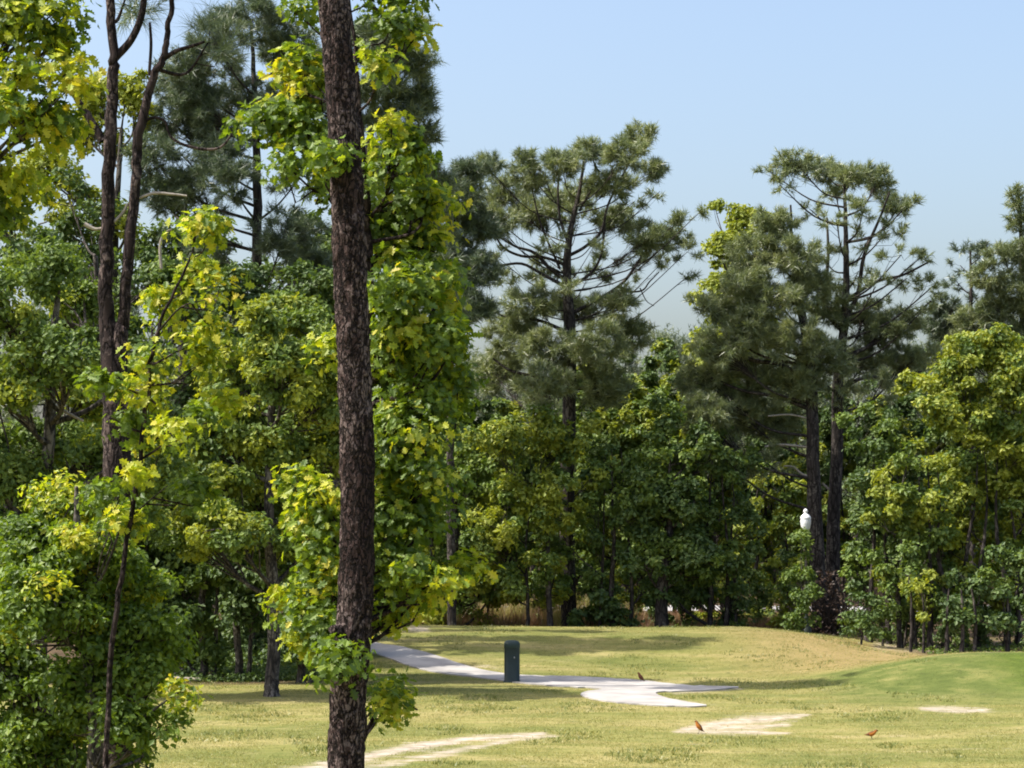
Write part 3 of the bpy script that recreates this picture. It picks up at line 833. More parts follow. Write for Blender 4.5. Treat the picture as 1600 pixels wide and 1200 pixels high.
# lower left oak
tree('oak_tree', 'bushy dark green oak with small leaves filling the bottom left corner', 'oak tree', 21.0,
     [[(150, 900, 26), (150, 1200, 24), (140, 1050, 20), (130, 930, 16), (120, 830, 12), (120, 760, 6)], [(200, 900, 16), (150, 1150, 14), (120, 950, 10), (90, 850, 6)]],
     [(100, 790, 60, 45, {'m': 1}), (190, 790, 60, 45, {'dens': .8}), (40, 850, 60, 60), (130, 870, 70, 55), (215, 900, 60, 50), (60, 950, 80, 60), (160, 970, 75, 60), (235, 975, 50, 50),
      (30, 1050, 60, 60), (110, 1060, 55, 50), (215, 1050, 55, 45), (265, 1085, 40, 34, {'m': 1, 'dens': .5}), (235, 1120, 50, 34, {'dens': .7}), (50, 1140, 70, 60), (120, 1170, 40, 40, {'dens': .7}), (215, 1180, 46, 36, {'dens': .7}), (-40, 980, 70, 120), (170, 1065, 50, 45), (190, 1130, 50, 45), (90, 1195, 60, 45), (250, 1010, 40, 36), (20, 1190, 60, 45), (130, 1110, 50, 45), (260, 1140, 34, 26, {'dens': 1.0}),
      (240, 910, 36, 30, {'m': 1, 'dens': .5}), (-30, 1180, 60, 50)],
     leaf='oak_near', leaf2='oak_yellow', bark='bark_oak', size=.068, clump=.22, per=110, dens=1.9, limb_r=.018, seed=14, leafmix=.06, shell=.5)

# forked dark pine
tree('pine_tree', 'forked pine with two bare dark stems and long needle tufts, left of the foreground trunk', 'pine tree', 22.5,
     [[(178, 900, 54), (182, 1200, 52), (184, 900, 48), (182, 700, 44), (178, 600, 38), (164, 480, 24), (167, 380, 22), (171, 250, 20), (177, 120, 18), (178, 85, 15), (172, 0, 14), (168, -120, 8)],
      [(180, 900, 30), (186, 620, 28), (193, 500, 19), (202, 380, 18), (213, 280, 16), (217, 210, 16), (239, 122, 13), (256, 88, 11), (262, 50, 9), (268, 0, 8), (272, -90, 5)]],
     [(268, -40, 50, 30), (210, -60, 60, 40), (205, 5, 40, 22, {'dens': .5}), (328, 62, 34, 34, {'dens': .8}), (170, -110, 60, 40)],
     kind='pine', leaf='needle_near', bark='bark_pine', clump=.2, per=3, dens=.35, needles=46, nlen=.27, nw=.006, seed=15,
     limbs=[[(178, 92, 14), (205, 62, 12), (222, 20, 11), (228, -40, 8)], [(160, 220, 14), (140, 185, 12), (118, 150, 10), (105, 108, 7), (102, 60, 4)],
            [(250, 96, 9), (275, 80, 7), (300, 72, 6), (320, 65, 4)], [(233, 118, 5), (236, 70, 5), (234, 35, 4)],
            [(215, 210, 6), (232, 186, 5), (256, 188, 4), (268, 215, 4), (300, 230, 5), (340, 232, 4), (362, 210, 3), (368, 190, 2)]],
     dead=[[[(215, 310, 4), (240, 302, 5), (265, 303, 4), (292, 306, 3)]], [[(132, 350, 7), (150, 358, 5), (170, 352, 5), (190, 335, 5), (200, 318, 5)]],
           [[(252, 420, 5), (250, 385, 5), (256, 366, 4), (268, 358, 3)]], [[(196, 700, 7), (194, 660, 7), (196, 630, 6), (226, 600, 4)]]])

# broad oaks on the left, mid distance
tree('oak_tree', 'broad rounded green oak whose grey trunk stands on the lawn left of the foreground pine', 'oak tree', 54.7,
     [[(425, 900, 26), (425, 1060, 22), (428, 1000, 20), (425, 900, 18), (420, 800, 16), (425, 650, 12), (430, 520, 6)]],
     [(440, 490, 60, 40), (490, 530, 48, 45), (395, 520, 44, 40), (370, 590, 55, 50), (445, 590, 60, 50), (510, 620, 45, 55), (340, 670, 55, 50), (410, 680, 62, 52), (480, 700, 60, 50),
      (330, 760, 60, 50), (400, 770, 55, 45), (470, 790, 55, 50), (360, 830, 60, 45), (300, 830, 45, 40), (430, 860, 50, 40), (500, 840, 50, 50), (560, 700, 60, 70, {'d': 1})],
     leaf='oak_mid', leaf2='oak_bright', size=.13, clump=.42, per=130, dens=1.4, seed=21, leafmix=.4)
tree('oak_tree', 'large mid green oak at the left edge behind the forked pine', 'oak tree', 35.0,
     [[(60, 900, 30), (62, 1000, 26), (70, 800, 22), (80, 600, 16), (90, 450, 8)]],
     [(60, 420, 70, 45), (20, 480, 60, 55), (120, 480, 60, 50), (90, 560, 75, 55), (20, 610, 60, 60), (140, 620, 60, 50, {'m': 1}), (60, 690, 70, 55), (150, 710, 60, 50), (20, 760, 60, 50),
      (100, 790, 60, 45, {'m': 1}), (230, 560, 40, 50), (230, 650, 50, 50), (240, 740, 50, 50), (190, 800, 50, 50), (30, 850, 60, 60), (-40, 650, 60, 200), (120, 860, 60, 50)],
     leaf='oak_mid', leaf2='oak_bright', size=.09, clump=.36, per=170, dens=1.0, seed=22, leafmix=.15,
     dead=[[[(30, 598, 5), (60, 606, 5), (75, 625, 5), (100, 642, 5), (130, 658, 4)]]])
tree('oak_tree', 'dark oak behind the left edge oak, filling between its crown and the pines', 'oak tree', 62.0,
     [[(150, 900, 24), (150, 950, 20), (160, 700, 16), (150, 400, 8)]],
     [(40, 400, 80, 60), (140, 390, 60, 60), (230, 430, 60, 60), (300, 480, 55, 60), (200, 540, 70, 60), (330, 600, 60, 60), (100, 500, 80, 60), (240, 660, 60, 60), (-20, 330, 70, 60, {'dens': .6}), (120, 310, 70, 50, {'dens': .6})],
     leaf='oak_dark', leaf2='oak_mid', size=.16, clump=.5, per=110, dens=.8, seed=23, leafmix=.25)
tree('oak_tree', 'tall light green oak showing its crown behind the forked pine stems', 'oak tree', 66.0,
     [[(190, 900, 24), (190, 950, 20), (185, 700, 16), (180, 400, 12), (190, 200, 6)]],
     [(205, 130, 32, 35), (150, 145, 40, 40), (215, 175, 30, 35), (130, 200, 50, 40), (175, 230, 45, 40, {'dens': .7}), (70, 260, 55, 45), (130, 300, 55, 40, {'dens': .7}), (190, 340, 50, 45, {'dens': .6}), (60, 350, 60, 40, {'dens': .7})],
     leaf='oak_bright', size=.15, clump=.45, per=100, dens=.9, seed=24)
tree('oak_tree', 'grey-green oak filling the gap between the forked pine and the straight-trunked pine', 'oak tree', 72.0,
     [[(290, 900, 20), (290, 950, 18), (285, 600, 14), (290, 300, 5)]],
     [(260, 300, 50, 40, {'dens': .7}), (320, 350, 50, 40), (250, 380, 50, 45), (350, 420, 50, 40), (430, 430, 50, 40, {'dens': .8}), (290, 450, 60, 45), (240, 230, 40, 40, {'dens': .6}), (500, 400, 60, 60)],
     leaf='oak_mid', leaf2='oak_dark', size=.16, clump=.45, per=100, dens=.8, seed=26, leafmix=.5)
for i in range(14):
    x = 130 + i * 32 + (i * 37) % 11
    D_ = 64.5 + (i * 5) % 8
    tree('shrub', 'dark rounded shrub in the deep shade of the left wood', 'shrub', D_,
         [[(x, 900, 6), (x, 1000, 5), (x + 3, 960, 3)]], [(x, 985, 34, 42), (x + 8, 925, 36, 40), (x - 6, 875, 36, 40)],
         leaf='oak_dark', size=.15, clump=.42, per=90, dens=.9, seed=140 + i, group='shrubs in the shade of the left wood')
tree('oak_tree', 'mid green oak on the lawn edge, seen only through the bushy corner oak', 'oak tree', 53.8,
     [[(165, 900, 18), (165, 1060, 16), (168, 950, 14), (165, 800, 10), (160, 650, 5)]],
     [(150, 700, 70, 50), (200, 740, 60, 45), (120, 780, 60, 50), (190, 820, 60, 45), (150, 860, 60, 45), (90, 700, 50, 50), (225, 680, 50, 40), (170, 640, 50, 40), (100, 860, 50, 50)],
     leaf='oak_mid', leaf2='oak_dark', size=.13, clump=.42, per=120, dens=1.0, seed=29, leafmix=.4)
# shaded wood edge on the left
for i, (x, D_, top, h, lab) in enumerate([
        (205, 60.0, 860, 1, 'small shaded oak at the left end of the wood edge, beside the bushy corner oak'),
        (265, 60.3, 850, 1, 'dark slim-trunked oak at the wood edge above the pale fallen branch'),
        (318, 60.2, 880, 1, 'low pale-leaved shrub tree in the middle of the dark wood edge'),
        (372, 61.0, 820, 1, 'deeply shaded oak just left of the grey lawn oak trunk'),
        (470, 60.8, 850, 1, 'shaded oak between the grey lawn oak trunk and the foreground pine'),
        (545, 61.5, 840, 1, 'shaded oak standing directly behind the foreground pine trunk')]):
    low = i in (2,)
    bl = [(x - 20, 880, 48, 42), (x + 25, 900, 45, 40), (x, 820, 55, 50), (x + 5, 760, 60, 50)] + ([(x - 5, 985, 34, 38), (x + 20, 1015, 26, 26), (x - 26, 1022, 24, 24)] if i in (2, 4) else [(x + 12, 950, 40, 34)])
    if i in (3, 4, 5): bl += [(x - 5, 700, 60, 45), (x + 5, 640, 60, 45), (x, 575, 60, 42, {'dens': 1.5}), (x - 5, 510, 60, 42, {'dens': 1.5}), (x + 10, 450, 50, 40)]
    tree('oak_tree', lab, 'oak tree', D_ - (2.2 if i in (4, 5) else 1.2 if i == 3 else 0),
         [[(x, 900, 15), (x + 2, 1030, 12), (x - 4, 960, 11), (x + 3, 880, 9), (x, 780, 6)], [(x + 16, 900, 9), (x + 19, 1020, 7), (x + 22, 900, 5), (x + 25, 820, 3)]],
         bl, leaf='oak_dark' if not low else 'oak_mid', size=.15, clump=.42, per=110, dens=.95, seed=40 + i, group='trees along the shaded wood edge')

# pines left of centre
PK = dict(kind='pine', bark='bark_far')
tree('pine_tree', 'tall blue-green pine with a straight dark trunk left of the foreground pine', 'pine tree', 66.0,
     [[(402, 900, 24), (402, 950, 20), (400, 700, 18), (401, 450, 16), (402, 300, 14), (398, 150, 9), (392, 30, 4)]],
     [(400, 30, 60, 40), (300, 110, 40, 34), (320, 205, 40, 34), (240, 245, 34, 34), (255, 300, 40, 34), (275, 130, 40, 36), (265, 185, 40, 34), (310, 165, 40, 36), (345, 235, 44, 34), (300, 290, 40, 30), (340, 70, 50, 45), (450, 80, 55, 45), (300, 130, 45, 40), (380, 140, 50, 40), (330, 190, 50, 35), (450, 170, 60, 50), (280, 235, 40, 34, {'dens': .7}), (360, 280, 45, 35),
      (460, 280, 45, 50, {'dens': .8}), (310, 330, 45, 35, {'dens': .7}), (450, 370, 60, 45), (350, 400, 55, 35, {'dens': .8}), (490, 430, 50, 40), (290, 400, 50, 45, {'dens': .7})],
     leaf='pine_dark', leaf2='pine', clump=.42, per=9, dens=1.0, needles=20, nlen=.27, nw=.016, seed=51, **PK)
tree('pine_tree', 'big blue-green pine whose crown shows right of the foreground trunk top', 'pine tree', 57.0,
     [[(550, 900, 20), (550, 1000, 19), (556, 700, 18), (560, 450, 16), (575, 250, 12), (592, 90, 5)]],
     [(560, 60, 50, 36), (600, 70, 45, 36), (648, 90, 34, 38), (580, 130, 50, 40), (650, 150, 36, 40), (610, 190, 50, 36), (662, 215, 26, 22), (590, 260, 60, 40), (660, 280, 46, 34), (600, 340, 60, 50), (665, 350, 45, 45), (520, 110, 40, 60), (680, 430, 40, 50), (650, 30, 16, 14, {'dens': .5})],
     leaf='pine_dark', leaf2='pine', clump=.4, per=10, dens=1.15, needles=20, nlen=.27, nw=.016, seed=52, leafmix=.2, **PK)
tree('pine_tree', 'dark drooping pine crown between the lobed-leaf oak and the central pine', 'pine tree', 76.0,
     [[(706, 900, 15), (706, 950, 14), (704, 700, 12), (705, 450, 9), (720, 260, 4)]],
     [(735, 262, 28, 18), (770, 252, 24, 14, {'dens': .7}), (712, 310, 40, 36), (745, 350, 40, 36), (700, 400, 50, 40), (745, 420, 34, 26), (700, 470, 40, 36), (745, 480, 30, 32)],
     leaf='pine_dark', clump=.42, per=10, dens=1.3, needles=20, nlen=.28, nw=.02, seed=53, **PK)

# central pine
tree('pine_tree', 'tall spreading pine in the centre with open branching crown against the sky', 'pine tree', 80.0,
     [[(888, 900, 26), (888, 930, 24), (886, 800, 23), (889, 650, 21), (890, 520, 19), (886, 430, 14), (890, 370, 10), (905, 300, 6), (915, 235, 3)]],
     [(1005, 215, 30, 24), (975, 240, 36, 26), (1015, 265, 26, 20), (920, 240, 34, 24), (880, 255, 38, 26), (815, 250, 20, 20), (835, 275, 40, 26), (790, 305, 40, 30), (950, 290, 44, 24), (895, 305, 46, 24), (845, 335, 46, 26), (775, 345, 40, 26),
      (985, 315, 30, 22, {'dens': .7}), (1030, 300, 18, 12, {'dens': .6}), (905, 345, 40, 22, {'dens': .8}), (960, 345, 44, 24), (1010, 375, 44, 26), (1050, 372, 28, 22), (1060, 345, 16, 14), (1098, 328, 12, 10, {'dens': .6}), (970, 400, 36, 24, {'dens': .8}), (1040, 410, 34, 20, {'dens': .7}), (770, 390, 34, 22, {'dens': .7}), (855, 380, 30, 24, {'dens': .7}), (1075, 430, 12, 12, {'dens': .5}),
      (830, 470, 44, 26), (900, 480, 50, 26), (960, 475, 36, 30), (800, 520, 50, 34), (860, 540, 50, 34), (935, 540, 50, 36), (980, 520, 40, 30), (780, 580, 46, 36), (850, 600, 46, 34), (940, 600, 50, 36), (800, 430, 20, 16, {'dens': .6}), (850, 425, 44, 22, {'dens': .8}), (920, 425, 46, 24, {'dens': .8}), (800, 440, 34, 18, {'dens': .6}), (850, 400, 40, 18, {'dens': .7}), (870, 450, 40, 16, {'dens': .6}), (930, 390, 30, 18, {'dens': .5}), (750, 330, 30, 24), (755, 260, 24, 20), (735, 300, 30, 30), (1075, 395, 24, 24, {'dens': .6}), (985, 440, 22, 18, {'dens': .5})],
     leaf='pine', clump=.36, per=7, dens=.95, needles=18, nlen=.27, nw=.02, seed=61, limb_r=.016,
     limbs=[[(888, 440, 7.2), (860, 420, 5.8), (835, 395, 5), (805, 385, 3.6), (780, 370, 2.9)], [(888, 450, 6.5), (850, 430, 5), (815, 412, 4.3), (775, 415, 3.6), (755, 405, 2.2)], [(886, 415, 5.8), (850, 402, 4.3), (815, 400, 4.3), (785, 385, 3.6), (765, 350, 2.2)],
            [(888, 400, 5.8), (915, 385, 5), (940, 360, 4.3), (950, 320, 3.6), (975, 270, 2.9), (1000, 225, 2.2)], [(890, 450, 5.8), (925, 425, 4.3), (940, 395, 3.6), (945, 350, 2.9)],
            [(892, 490, 6.5), (940, 465, 5.8), (975, 440, 5), (1000, 405, 4.3), (1020, 380, 2.9), (1050, 360, 2.2)], [(888, 380, 5), (875, 340, 4.3), (872, 290, 2.9), (880, 250, 2.2)], [(875, 420, 4.3), (845, 350, 2.9), (830, 290, 2.2)],
            [(888, 520, 6.5), (840, 500, 5), (790, 495, 3.6), (765, 480, 2.9)], [(888, 600, 6.5), (850, 590, 5.8), (800, 580, 4.3), (770, 560, 2.9)], [(892, 610, 6.5), (925, 600, 5.8), (950, 570, 4.3), (965, 520, 2.9)], [(905, 330, 3.6), (930, 280, 2.9), (925, 240, 1.4)],
            [(955, 455, 3.6), (1000, 455, 2.9), (1015, 440, 2.2), (1030, 425, 1.4)], [(1000, 450, 2.2), (1010, 470, 1.4), (1022, 478, 1.1)]], **PK)

# right hand pair
tree('pine_tree', 'left trunk of the paired pines on the right, its grey-green crown leaning left', 'pine tree', 80.0,
     [[(1281, 900, 28), (1280, 930, 25), (1273, 800, 23), (1270, 700, 20), (1268, 600, 18), (1258, 520, 15), (1245, 450, 11), (1238, 380, 6), (1235, 320, 3)]],
     [(1210, 350, 40, 26), (1180, 395, 44, 30), (1240, 400, 44, 32), (1160, 440, 44, 30), (1215, 460, 50, 34), (1265, 450, 40, 36), (1120, 480, 36, 26), (1180, 510, 50, 34), (1240, 530, 50, 36), (1130, 540, 44, 30), (1100, 590, 50, 34), (1180, 580, 50, 36), (1240, 600, 46, 36),
      (1150, 640, 50, 36), (1210, 660, 46, 34), (1095, 470, 22, 20, {'dens': .6}), (1100, 650, 44, 36), (1190, 720, 50, 30, {'dens': .7}), (1120, 710, 44, 30, {'dens': .7})],
     leaf='pine', leaf2='pine_dark', leafmix=.3, clump=.36, per=8, dens=1.0, needles=18, nlen=.26, nw=.02, seed=62,
     limbs=[[(1268, 600, 9), (1220, 570, 7), (1170, 560, 6), (1130, 520, 4)], [(1268, 640, 8), (1215, 620, 6), (1160, 610, 5), (1110, 590, 4)]],
     dead=[[[(1272, 745, 4), (1255, 742, 4), (1240, 730, 3), (1225, 728, 2)]], [[(1268, 655, 3), (1235, 648, 3), (1200, 650, 3)]], [[(1272, 700, 3), (1225, 695, 4), (1195, 698, 3)]]], **PK)
tree('pine_tree', 'right trunk of the paired pines on the right, with the tall flat-topped crown', 'pine tree', 81.5,
     [[(1298, 900, 27), (1300, 930, 24), (1303, 800, 20), (1308, 700, 19), (1309, 600, 17), (1318, 520, 14), (1322, 450, 11), (1322, 380, 8), (1320, 300, 5), (1320, 260, 3)]],
     [(1205, 265, 24, 20, {'dens': .9}), (1240, 255, 30, 20), (1285, 265, 34, 22), (1330, 270, 36, 24), (1375, 285, 30, 24), (1225, 290, 26, 18, {'dens': .6}), (1300, 300, 40, 20, {'dens': .8}), (1350, 320, 40, 22, {'dens': .8}), (1400, 320, 24, 20), (1420, 318, 14, 12), (1395, 360, 30, 18, {'dens': .7}), (1300, 340, 30, 20, {'dens': .6}), (1355, 370, 36, 22, {'dens': .5}),
      (1280, 390, 34, 30, {'dens': .7}), (1270, 330, 26, 22, {'dens': .6}), (1340, 425, 40, 20, {'dens': .55}), (1400, 400, 34, 20, {'dens': .5}), (1380, 480, 40, 20, {'dens': .7}), (1440, 400, 30, 20, {'dens': .6}), (1420, 430, 34, 20, {'dens': .6}), (1370, 445, 30, 20, {'dens': .5}), (1460, 445, 30, 22, {'dens': .6}),
      (1300, 480, 40, 34), (1350, 500, 44, 34), (1400, 510, 44, 30), (1440, 490, 30, 20, {'dens': .6}), (1290, 560, 44, 36), (1360, 560, 50, 34), (1430, 560, 50, 30), (1380, 600, 50, 26, {'dens': .8}), (1310, 620, 30, 30, {'dens': .6})],
     leaf='pine', leaf2='pine_dark', leafmix=.3, clump=.34, per=7, dens=.85, needles=18, nlen=.26, nw=.02, seed=63,
     limbs=[[(1318, 520, 8), (1290, 480, 7), (1294, 400, 5), (1292, 340, 3)], [(1318, 500, 8), (1340, 460, 7), (1350, 400, 6), (1375, 340, 4), (1390, 300, 3)], [(1320, 470, 6), (1370, 440, 5), (1410, 430, 4), (1450, 410, 3)],
            [(1310, 610, 7), (1350, 590, 6), (1400, 590, 5), (1440, 580, 3)], [(1312, 560, 7), (1360, 540, 6), (1420, 500, 4), (1455, 470, 3)]],
     dead=[[[(1306, 770, 3), (1296, 765, 4), (1285, 755, 3)]]], **PK)
tree('oak_tree', 'bright yellow-green oak top showing left of the paired pines against the sky', 'oak tree', 92.0,
     [[(1140, 900, 18), (1140, 900, 16), (1142, 600, 12), (1145, 400, 5)]],
     [(1150, 345, 34, 20), (1165, 375, 40, 28), (1130, 390, 34, 28), (1150, 430, 44, 34), (1120, 460, 34, 30), (1190, 350, 26, 22), (1160, 500, 50, 40), (1120, 560, 44, 50), (1118, 320, 8, 10, {'dens': .6})],
     leaf='oak_bright', size=.17, clump=.42, per=100, dens=1.0, seed=64)
tree('pine_tree', 'pine crown cut by the right edge of the picture', 'pine tree', 88.0,
     [[(1605, 900, 22), (1605, 930, 20), (1600, 700, 17), (1598, 450, 10), (1592, 300, 3)]],
     [(1588, 310, 18, 18), (1598, 350, 24, 26), (1570, 395, 30, 18), (1610, 400, 30, 30), (1545, 430, 34, 28), (1595, 450, 40, 34), (1560, 480, 44, 30), (1520, 500, 40, 26), (1600, 520, 44, 36), (1500, 540, 40, 30, {'dens': .8}), (1650, 450, 60, 60)],
     leaf='pine', leaf2='pine_dark', leafmix=.4, clump=.36, per=8, dens=.9, needles=16, nlen=.26, nw=.022, seed=65, **PK)
tree('pine_tree', 'thin young pine with a small tufted top, second from the right edge', 'pine tree', 90.0,
     [[(1520, 900, 12), (1520, 900, 10), (1518, 650, 9), (1517, 480, 6), (1517, 385, 3)]],
     [(1505, 385, 16, 12, {'dens': .9}), (1530, 392, 16, 12), (1500, 415, 18, 12, {'dens': .7}), (1490, 445, 24, 14, {'dens': .8}), (1535, 460, 20, 16, {'dens': .7}), (1480, 480, 30, 20), (1465, 510, 36, 24), (1510, 530, 30, 26)],
     leaf='pine_dark', leaf2='pine', leafmix=.4, clump=.34, per=7, dens=.9, needles=16, nlen=.26, nw=.022, seed=66, **PK)


# low oaks along the back edge
def low_oak(name, label, D, x, top, bot, half, leaf, leaf2, seed, trunk=((0, 12),), mix=.2, dens=.95, size=.155, extra=(), group='oaks along the far edge of the grass', lean=0, cat='oak tree'):
    rg = random.Random(seed)
    bl = []
    y = top + 35
    while y < bot - 15:
        f = min(1, .55 + (y - top) / 160) * (1 if y < bot - 70 else .75)
        nn = 2 if half * f > 45 else 1
        for q in range(nn):
            ox = 0 if nn == 1 else (-.5 + q) * half * f * .95
            sc_ = rg.uniform(.7, 1.3)
            bl.append((x + ox + rg.uniform(-16, 16), y + rg.uniform(-18, 18), half * f * (.62 if nn == 2 else .95) * sc_, 38 * rg.uniform(.75, 1.2), {'dens': dens * rg.uniform(.7, 1.2), 'd': rg.uniform(-.6, .6)}))
            if rg.random() < .45: bl.append((x + ox + rg.choice((-1, 1)) * half * rg.uniform(.7, 1.1), y + rg.uniform(-20, 20), 20, 18, {'dens': dens}))
        y += 46
    bl += list(extra)
    tr = [[(x + o, 900, w), (x + o + rg.uniform(-3, 3), 925, w * .85), (x + o * .8 + rg.uniform(-8, 8), max(top + 40, 850), w * .6), (x + o * .7 + rg.uniform(-10, 10), max(top + 20, 780), w * .35), (x + o * .5, max(top + 10, 700), w * .12)] for o, w in trunk]
    if top > 800: tr = [[(x + o, 900, w * .8), (x + o + 2, 960, w * .6), (x + o * .8, 920, w * .3)] for o, w in trunk]
    return tree(name, label, cat, D, tr, bl, leaf=leaf, leaf2=leaf2, size=size, clump=.4, per=100, dens=dens, seed=seed, leafmix=mix, group=group, bark='bark_far', shell=.35)


low_oak('oak_tree', 'small twin-stemmed oak left of the dry grass, behind the yellow leaf spray', 79.5, 655, 740, 997, 48, 'oak_mid', 'oak_bright', 71, ((-18, 9), (25, 10)), .3)
low_oak('oak_tree', 'pale green oak between the yellow leaf spray and the utility pedestal', 79.5, 730, 660, 952, 55, 'oak_mid', 'oak_bright', 72, ((-26, 12),), .25, extra=[(765, 905, 34, 30), (715, 700, 40, 36)])
low_oak('oak_tree', 'bright topped oak in front of the central pine trunk', 77.8, 830, 640, 922, 74, 'oak_mid', 'oak_bright', 73, ((30, 10), (-5, 6)), .5, extra=[(775, 850, 40, 44), (770, 690, 40, 34, {'m': 1}), (870, 690, 50, 40, {'m': 1})])
low_oak('oak_tree', 'dark slender oak just right of the central pine base', 78.5, 955, 690, 992, 58, 'oak_dark', 'oak_mid', 74, ((2, 10), (-18, 6), (30, 7)), .4)
low_oak('oak_tree', 'oak with a thick black leaning trunk right of the central pine', 78.2, 1062, 640, 902, 62, 'oak_dark', 'oak_mid', 75, ((-28, 22),), .45, extra=[(1010, 760, 40, 50), (1085, 880, 44, 44), (1010, 880, 26, 34, {'dens': .6})])
low_oak('oak_tree', 'dark green oak between the leaning trunk and the yellow-green oak', 78.8, 1120, 700, 992, 52, 'oak_dark', 'oak_mid', 76, ((-12, 9), (14, 8), (30, 6)), .35)
low_oak('oak_tree', 'yellow-green oak left of the white street lamp', 86.5, 1205, 735, 972, 52, 'oak_bright', 'oak_mid', 77, ((-30, 8), (30, 7)), .3, dens=.8, extra=[(1250, 885, 30, 40, {'d': -4}), (1246, 770, 24, 36)])
low_oak('oak_tree', 'dark dense oak right beside the paired pines', 74.5, 1376, 620, 990, 50, 'oak_dark', 'oak_mid', 78, ((-18, 9), (12, 10), (30, 9)), .4, extra=[(1345, 890, 30, 44), (1350, 960, 30, 30)])
low_oak('oak_tree', 'olive oak left of the big yellow-green oak at the right', 73.0, 1440, 690, 985, 56, 'oak_mid', 'oak_bright', 79, ((-34, 9), (-12, 8), (12, 10), (34, 9)), .45)
low_oak('oak_tree', 'big yellow-green oak rising to a pointed top near the right edge', 74.0, 1548, 500, 990, 82, 'oak_mid', 'oak_bright', 80, ((-40, 10), (-20, 9), (24, 11), (44, 9)), .65, extra=[(1545, 545, 50, 34, {'m': 1}), (1590, 600, 50, 44, {'m': 1}), (1500, 600, 44, 44, {'m': 1}), (1460, 640, 36, 30, {'m': 1}), (1590, 720, 50, 50, {'m': 1}), (1500, 740, 44, 44)])
low_oak('oak_tree', 'shaded oak cut by the right edge of the picture below the pine crown', 75.5, 1620, 640, 1000, 60, 'oak_mid', 'oak_dark', 81, ((-30, 10), (10, 10)), .4)
low_oak('oak_tree', 'small bright green oak in front of the dark oaks, above the brown slope end', 70.6, 1428, 850, 985, 32, 'oak_bright', 'oak_mid', 82, ((-6, 6), (14, 6)), .2, size=.13)
low_oak('oak_tree', 'stubby dark oak at the lower end of the brown slope', 70.2, 1500, 870, 992, 44, 'oak_dark', 'oak_mid', 83, ((-22, 8), (2, 9), (22, 8)), .2)
low_oak('oak_tree', 'leafy low oak filling the right edge above the green mound', 70.4, 1578, 850, 990, 48, 'oak_dark', 'oak_mid', 84, ((-6, 9), (26, 8)), .3)
tree('shrub', 'leafy shrub hiding the lower pole of the white street lamp', 'shrub', 76.4,
     [[(1250, 900, 5), (1250, 1000, 5), (1252, 940, 3)]], [(1248, 965, 24, 22), (1262, 930, 22, 24), (1250, 895, 24, 22), (1256, 862, 20, 22, {'dens': .7}), (1250, 838, 10, 10, {'dens': .7})],
     leaf='oak_mid', size=.12, clump=.32, per=80, dens=.8, seed=299)
# brown dead brush at the paired pines' feet
rg = np.random.default_rng(9); mb = MB()
c = np.array([at(1300, 900, 78.6)[0], 78.6, float(terrain(11, 78.6))])
for i in range(90):
    a = rg.uniform(0, 6.28); e = c + [rg.normal(0, .7), rg.normal(0, .5), rg.uniform(.6, 2.1)]
    s = c + [rg.normal(0, .35), rg.normal(0, .3), 0]
    tube(mb, [s, (s + e) / 2 + rg.normal(0, .08, 3), e], [.02, .014, .006], 4)
P = c + rg.normal(0, 1, (1500, 3)) * [.75, .5, 0] + np.stack([np.zeros(1500), np.zeros(1500), rg.uniform(.05, 1, 1500) ** 1.3 * 2.2], 1)
mb2 = MB(); add_leaves(mb2, rg, P, np.tile([0, -.3, .8], (1500, 1)), .12, 'small')
r = empty('dead_bush', c); tag(r, 'brown dead bush round the feet of the paired pines', 'bush')
mb.build('stems', M['bark_far'], r, c); mb2.build('foliage', M['brown_leaf'], r, c)

for i in range(20):
    x = 600 + i * 38 + (i * 53) % 17
    if 1275 < x < 1330: continue
    D_ = 80.5 + (i * 3) % 4
    h_ = (i * 7) % 3
    tree('shrub', 'leafy green shrub of the understory along the far edge of the mound', 'shrub', D_,
         [[(x, 900, 5), (x, 1000, 5), (x + 3, 940, 3)]], [(x, 968, 20, 20), (x + 6, 935 - 8 * h_, 26, 22), (x - 8, 905 - 12 * h_, 24, 22, {'dens': .8})],
         leaf=('oak_mid', 'oak_bright', 'oak_dark')[i % 3], leaf2='oak_mid', size=.13, clump=.34, per=80, dens=.7, seed=240 + i, leafmix=.3, group='understory shrubs beyond the mound')
for i in range(9):
    x = 1345 + i * 31 + (i * 29) % 13
    tree('shrub', 'small shrub among the thin trunks at the foot of the right hand oaks', 'shrub', 71.5 + (i * 5) % 4,
         [[(x, 900, 5), (x, 1010, 4), (x + 3, 980, 3)]], [(x, 985, 20, 20), (x + 6, 950, 24, 24)],
         leaf=('oak_dark', 'oak_mid')[i % 2], leaf2='oak_mid', size=.12, clump=.32, per=80, dens=.7, seed=270 + i, leafmix=.2, group='shrubs under the right hand oaks')

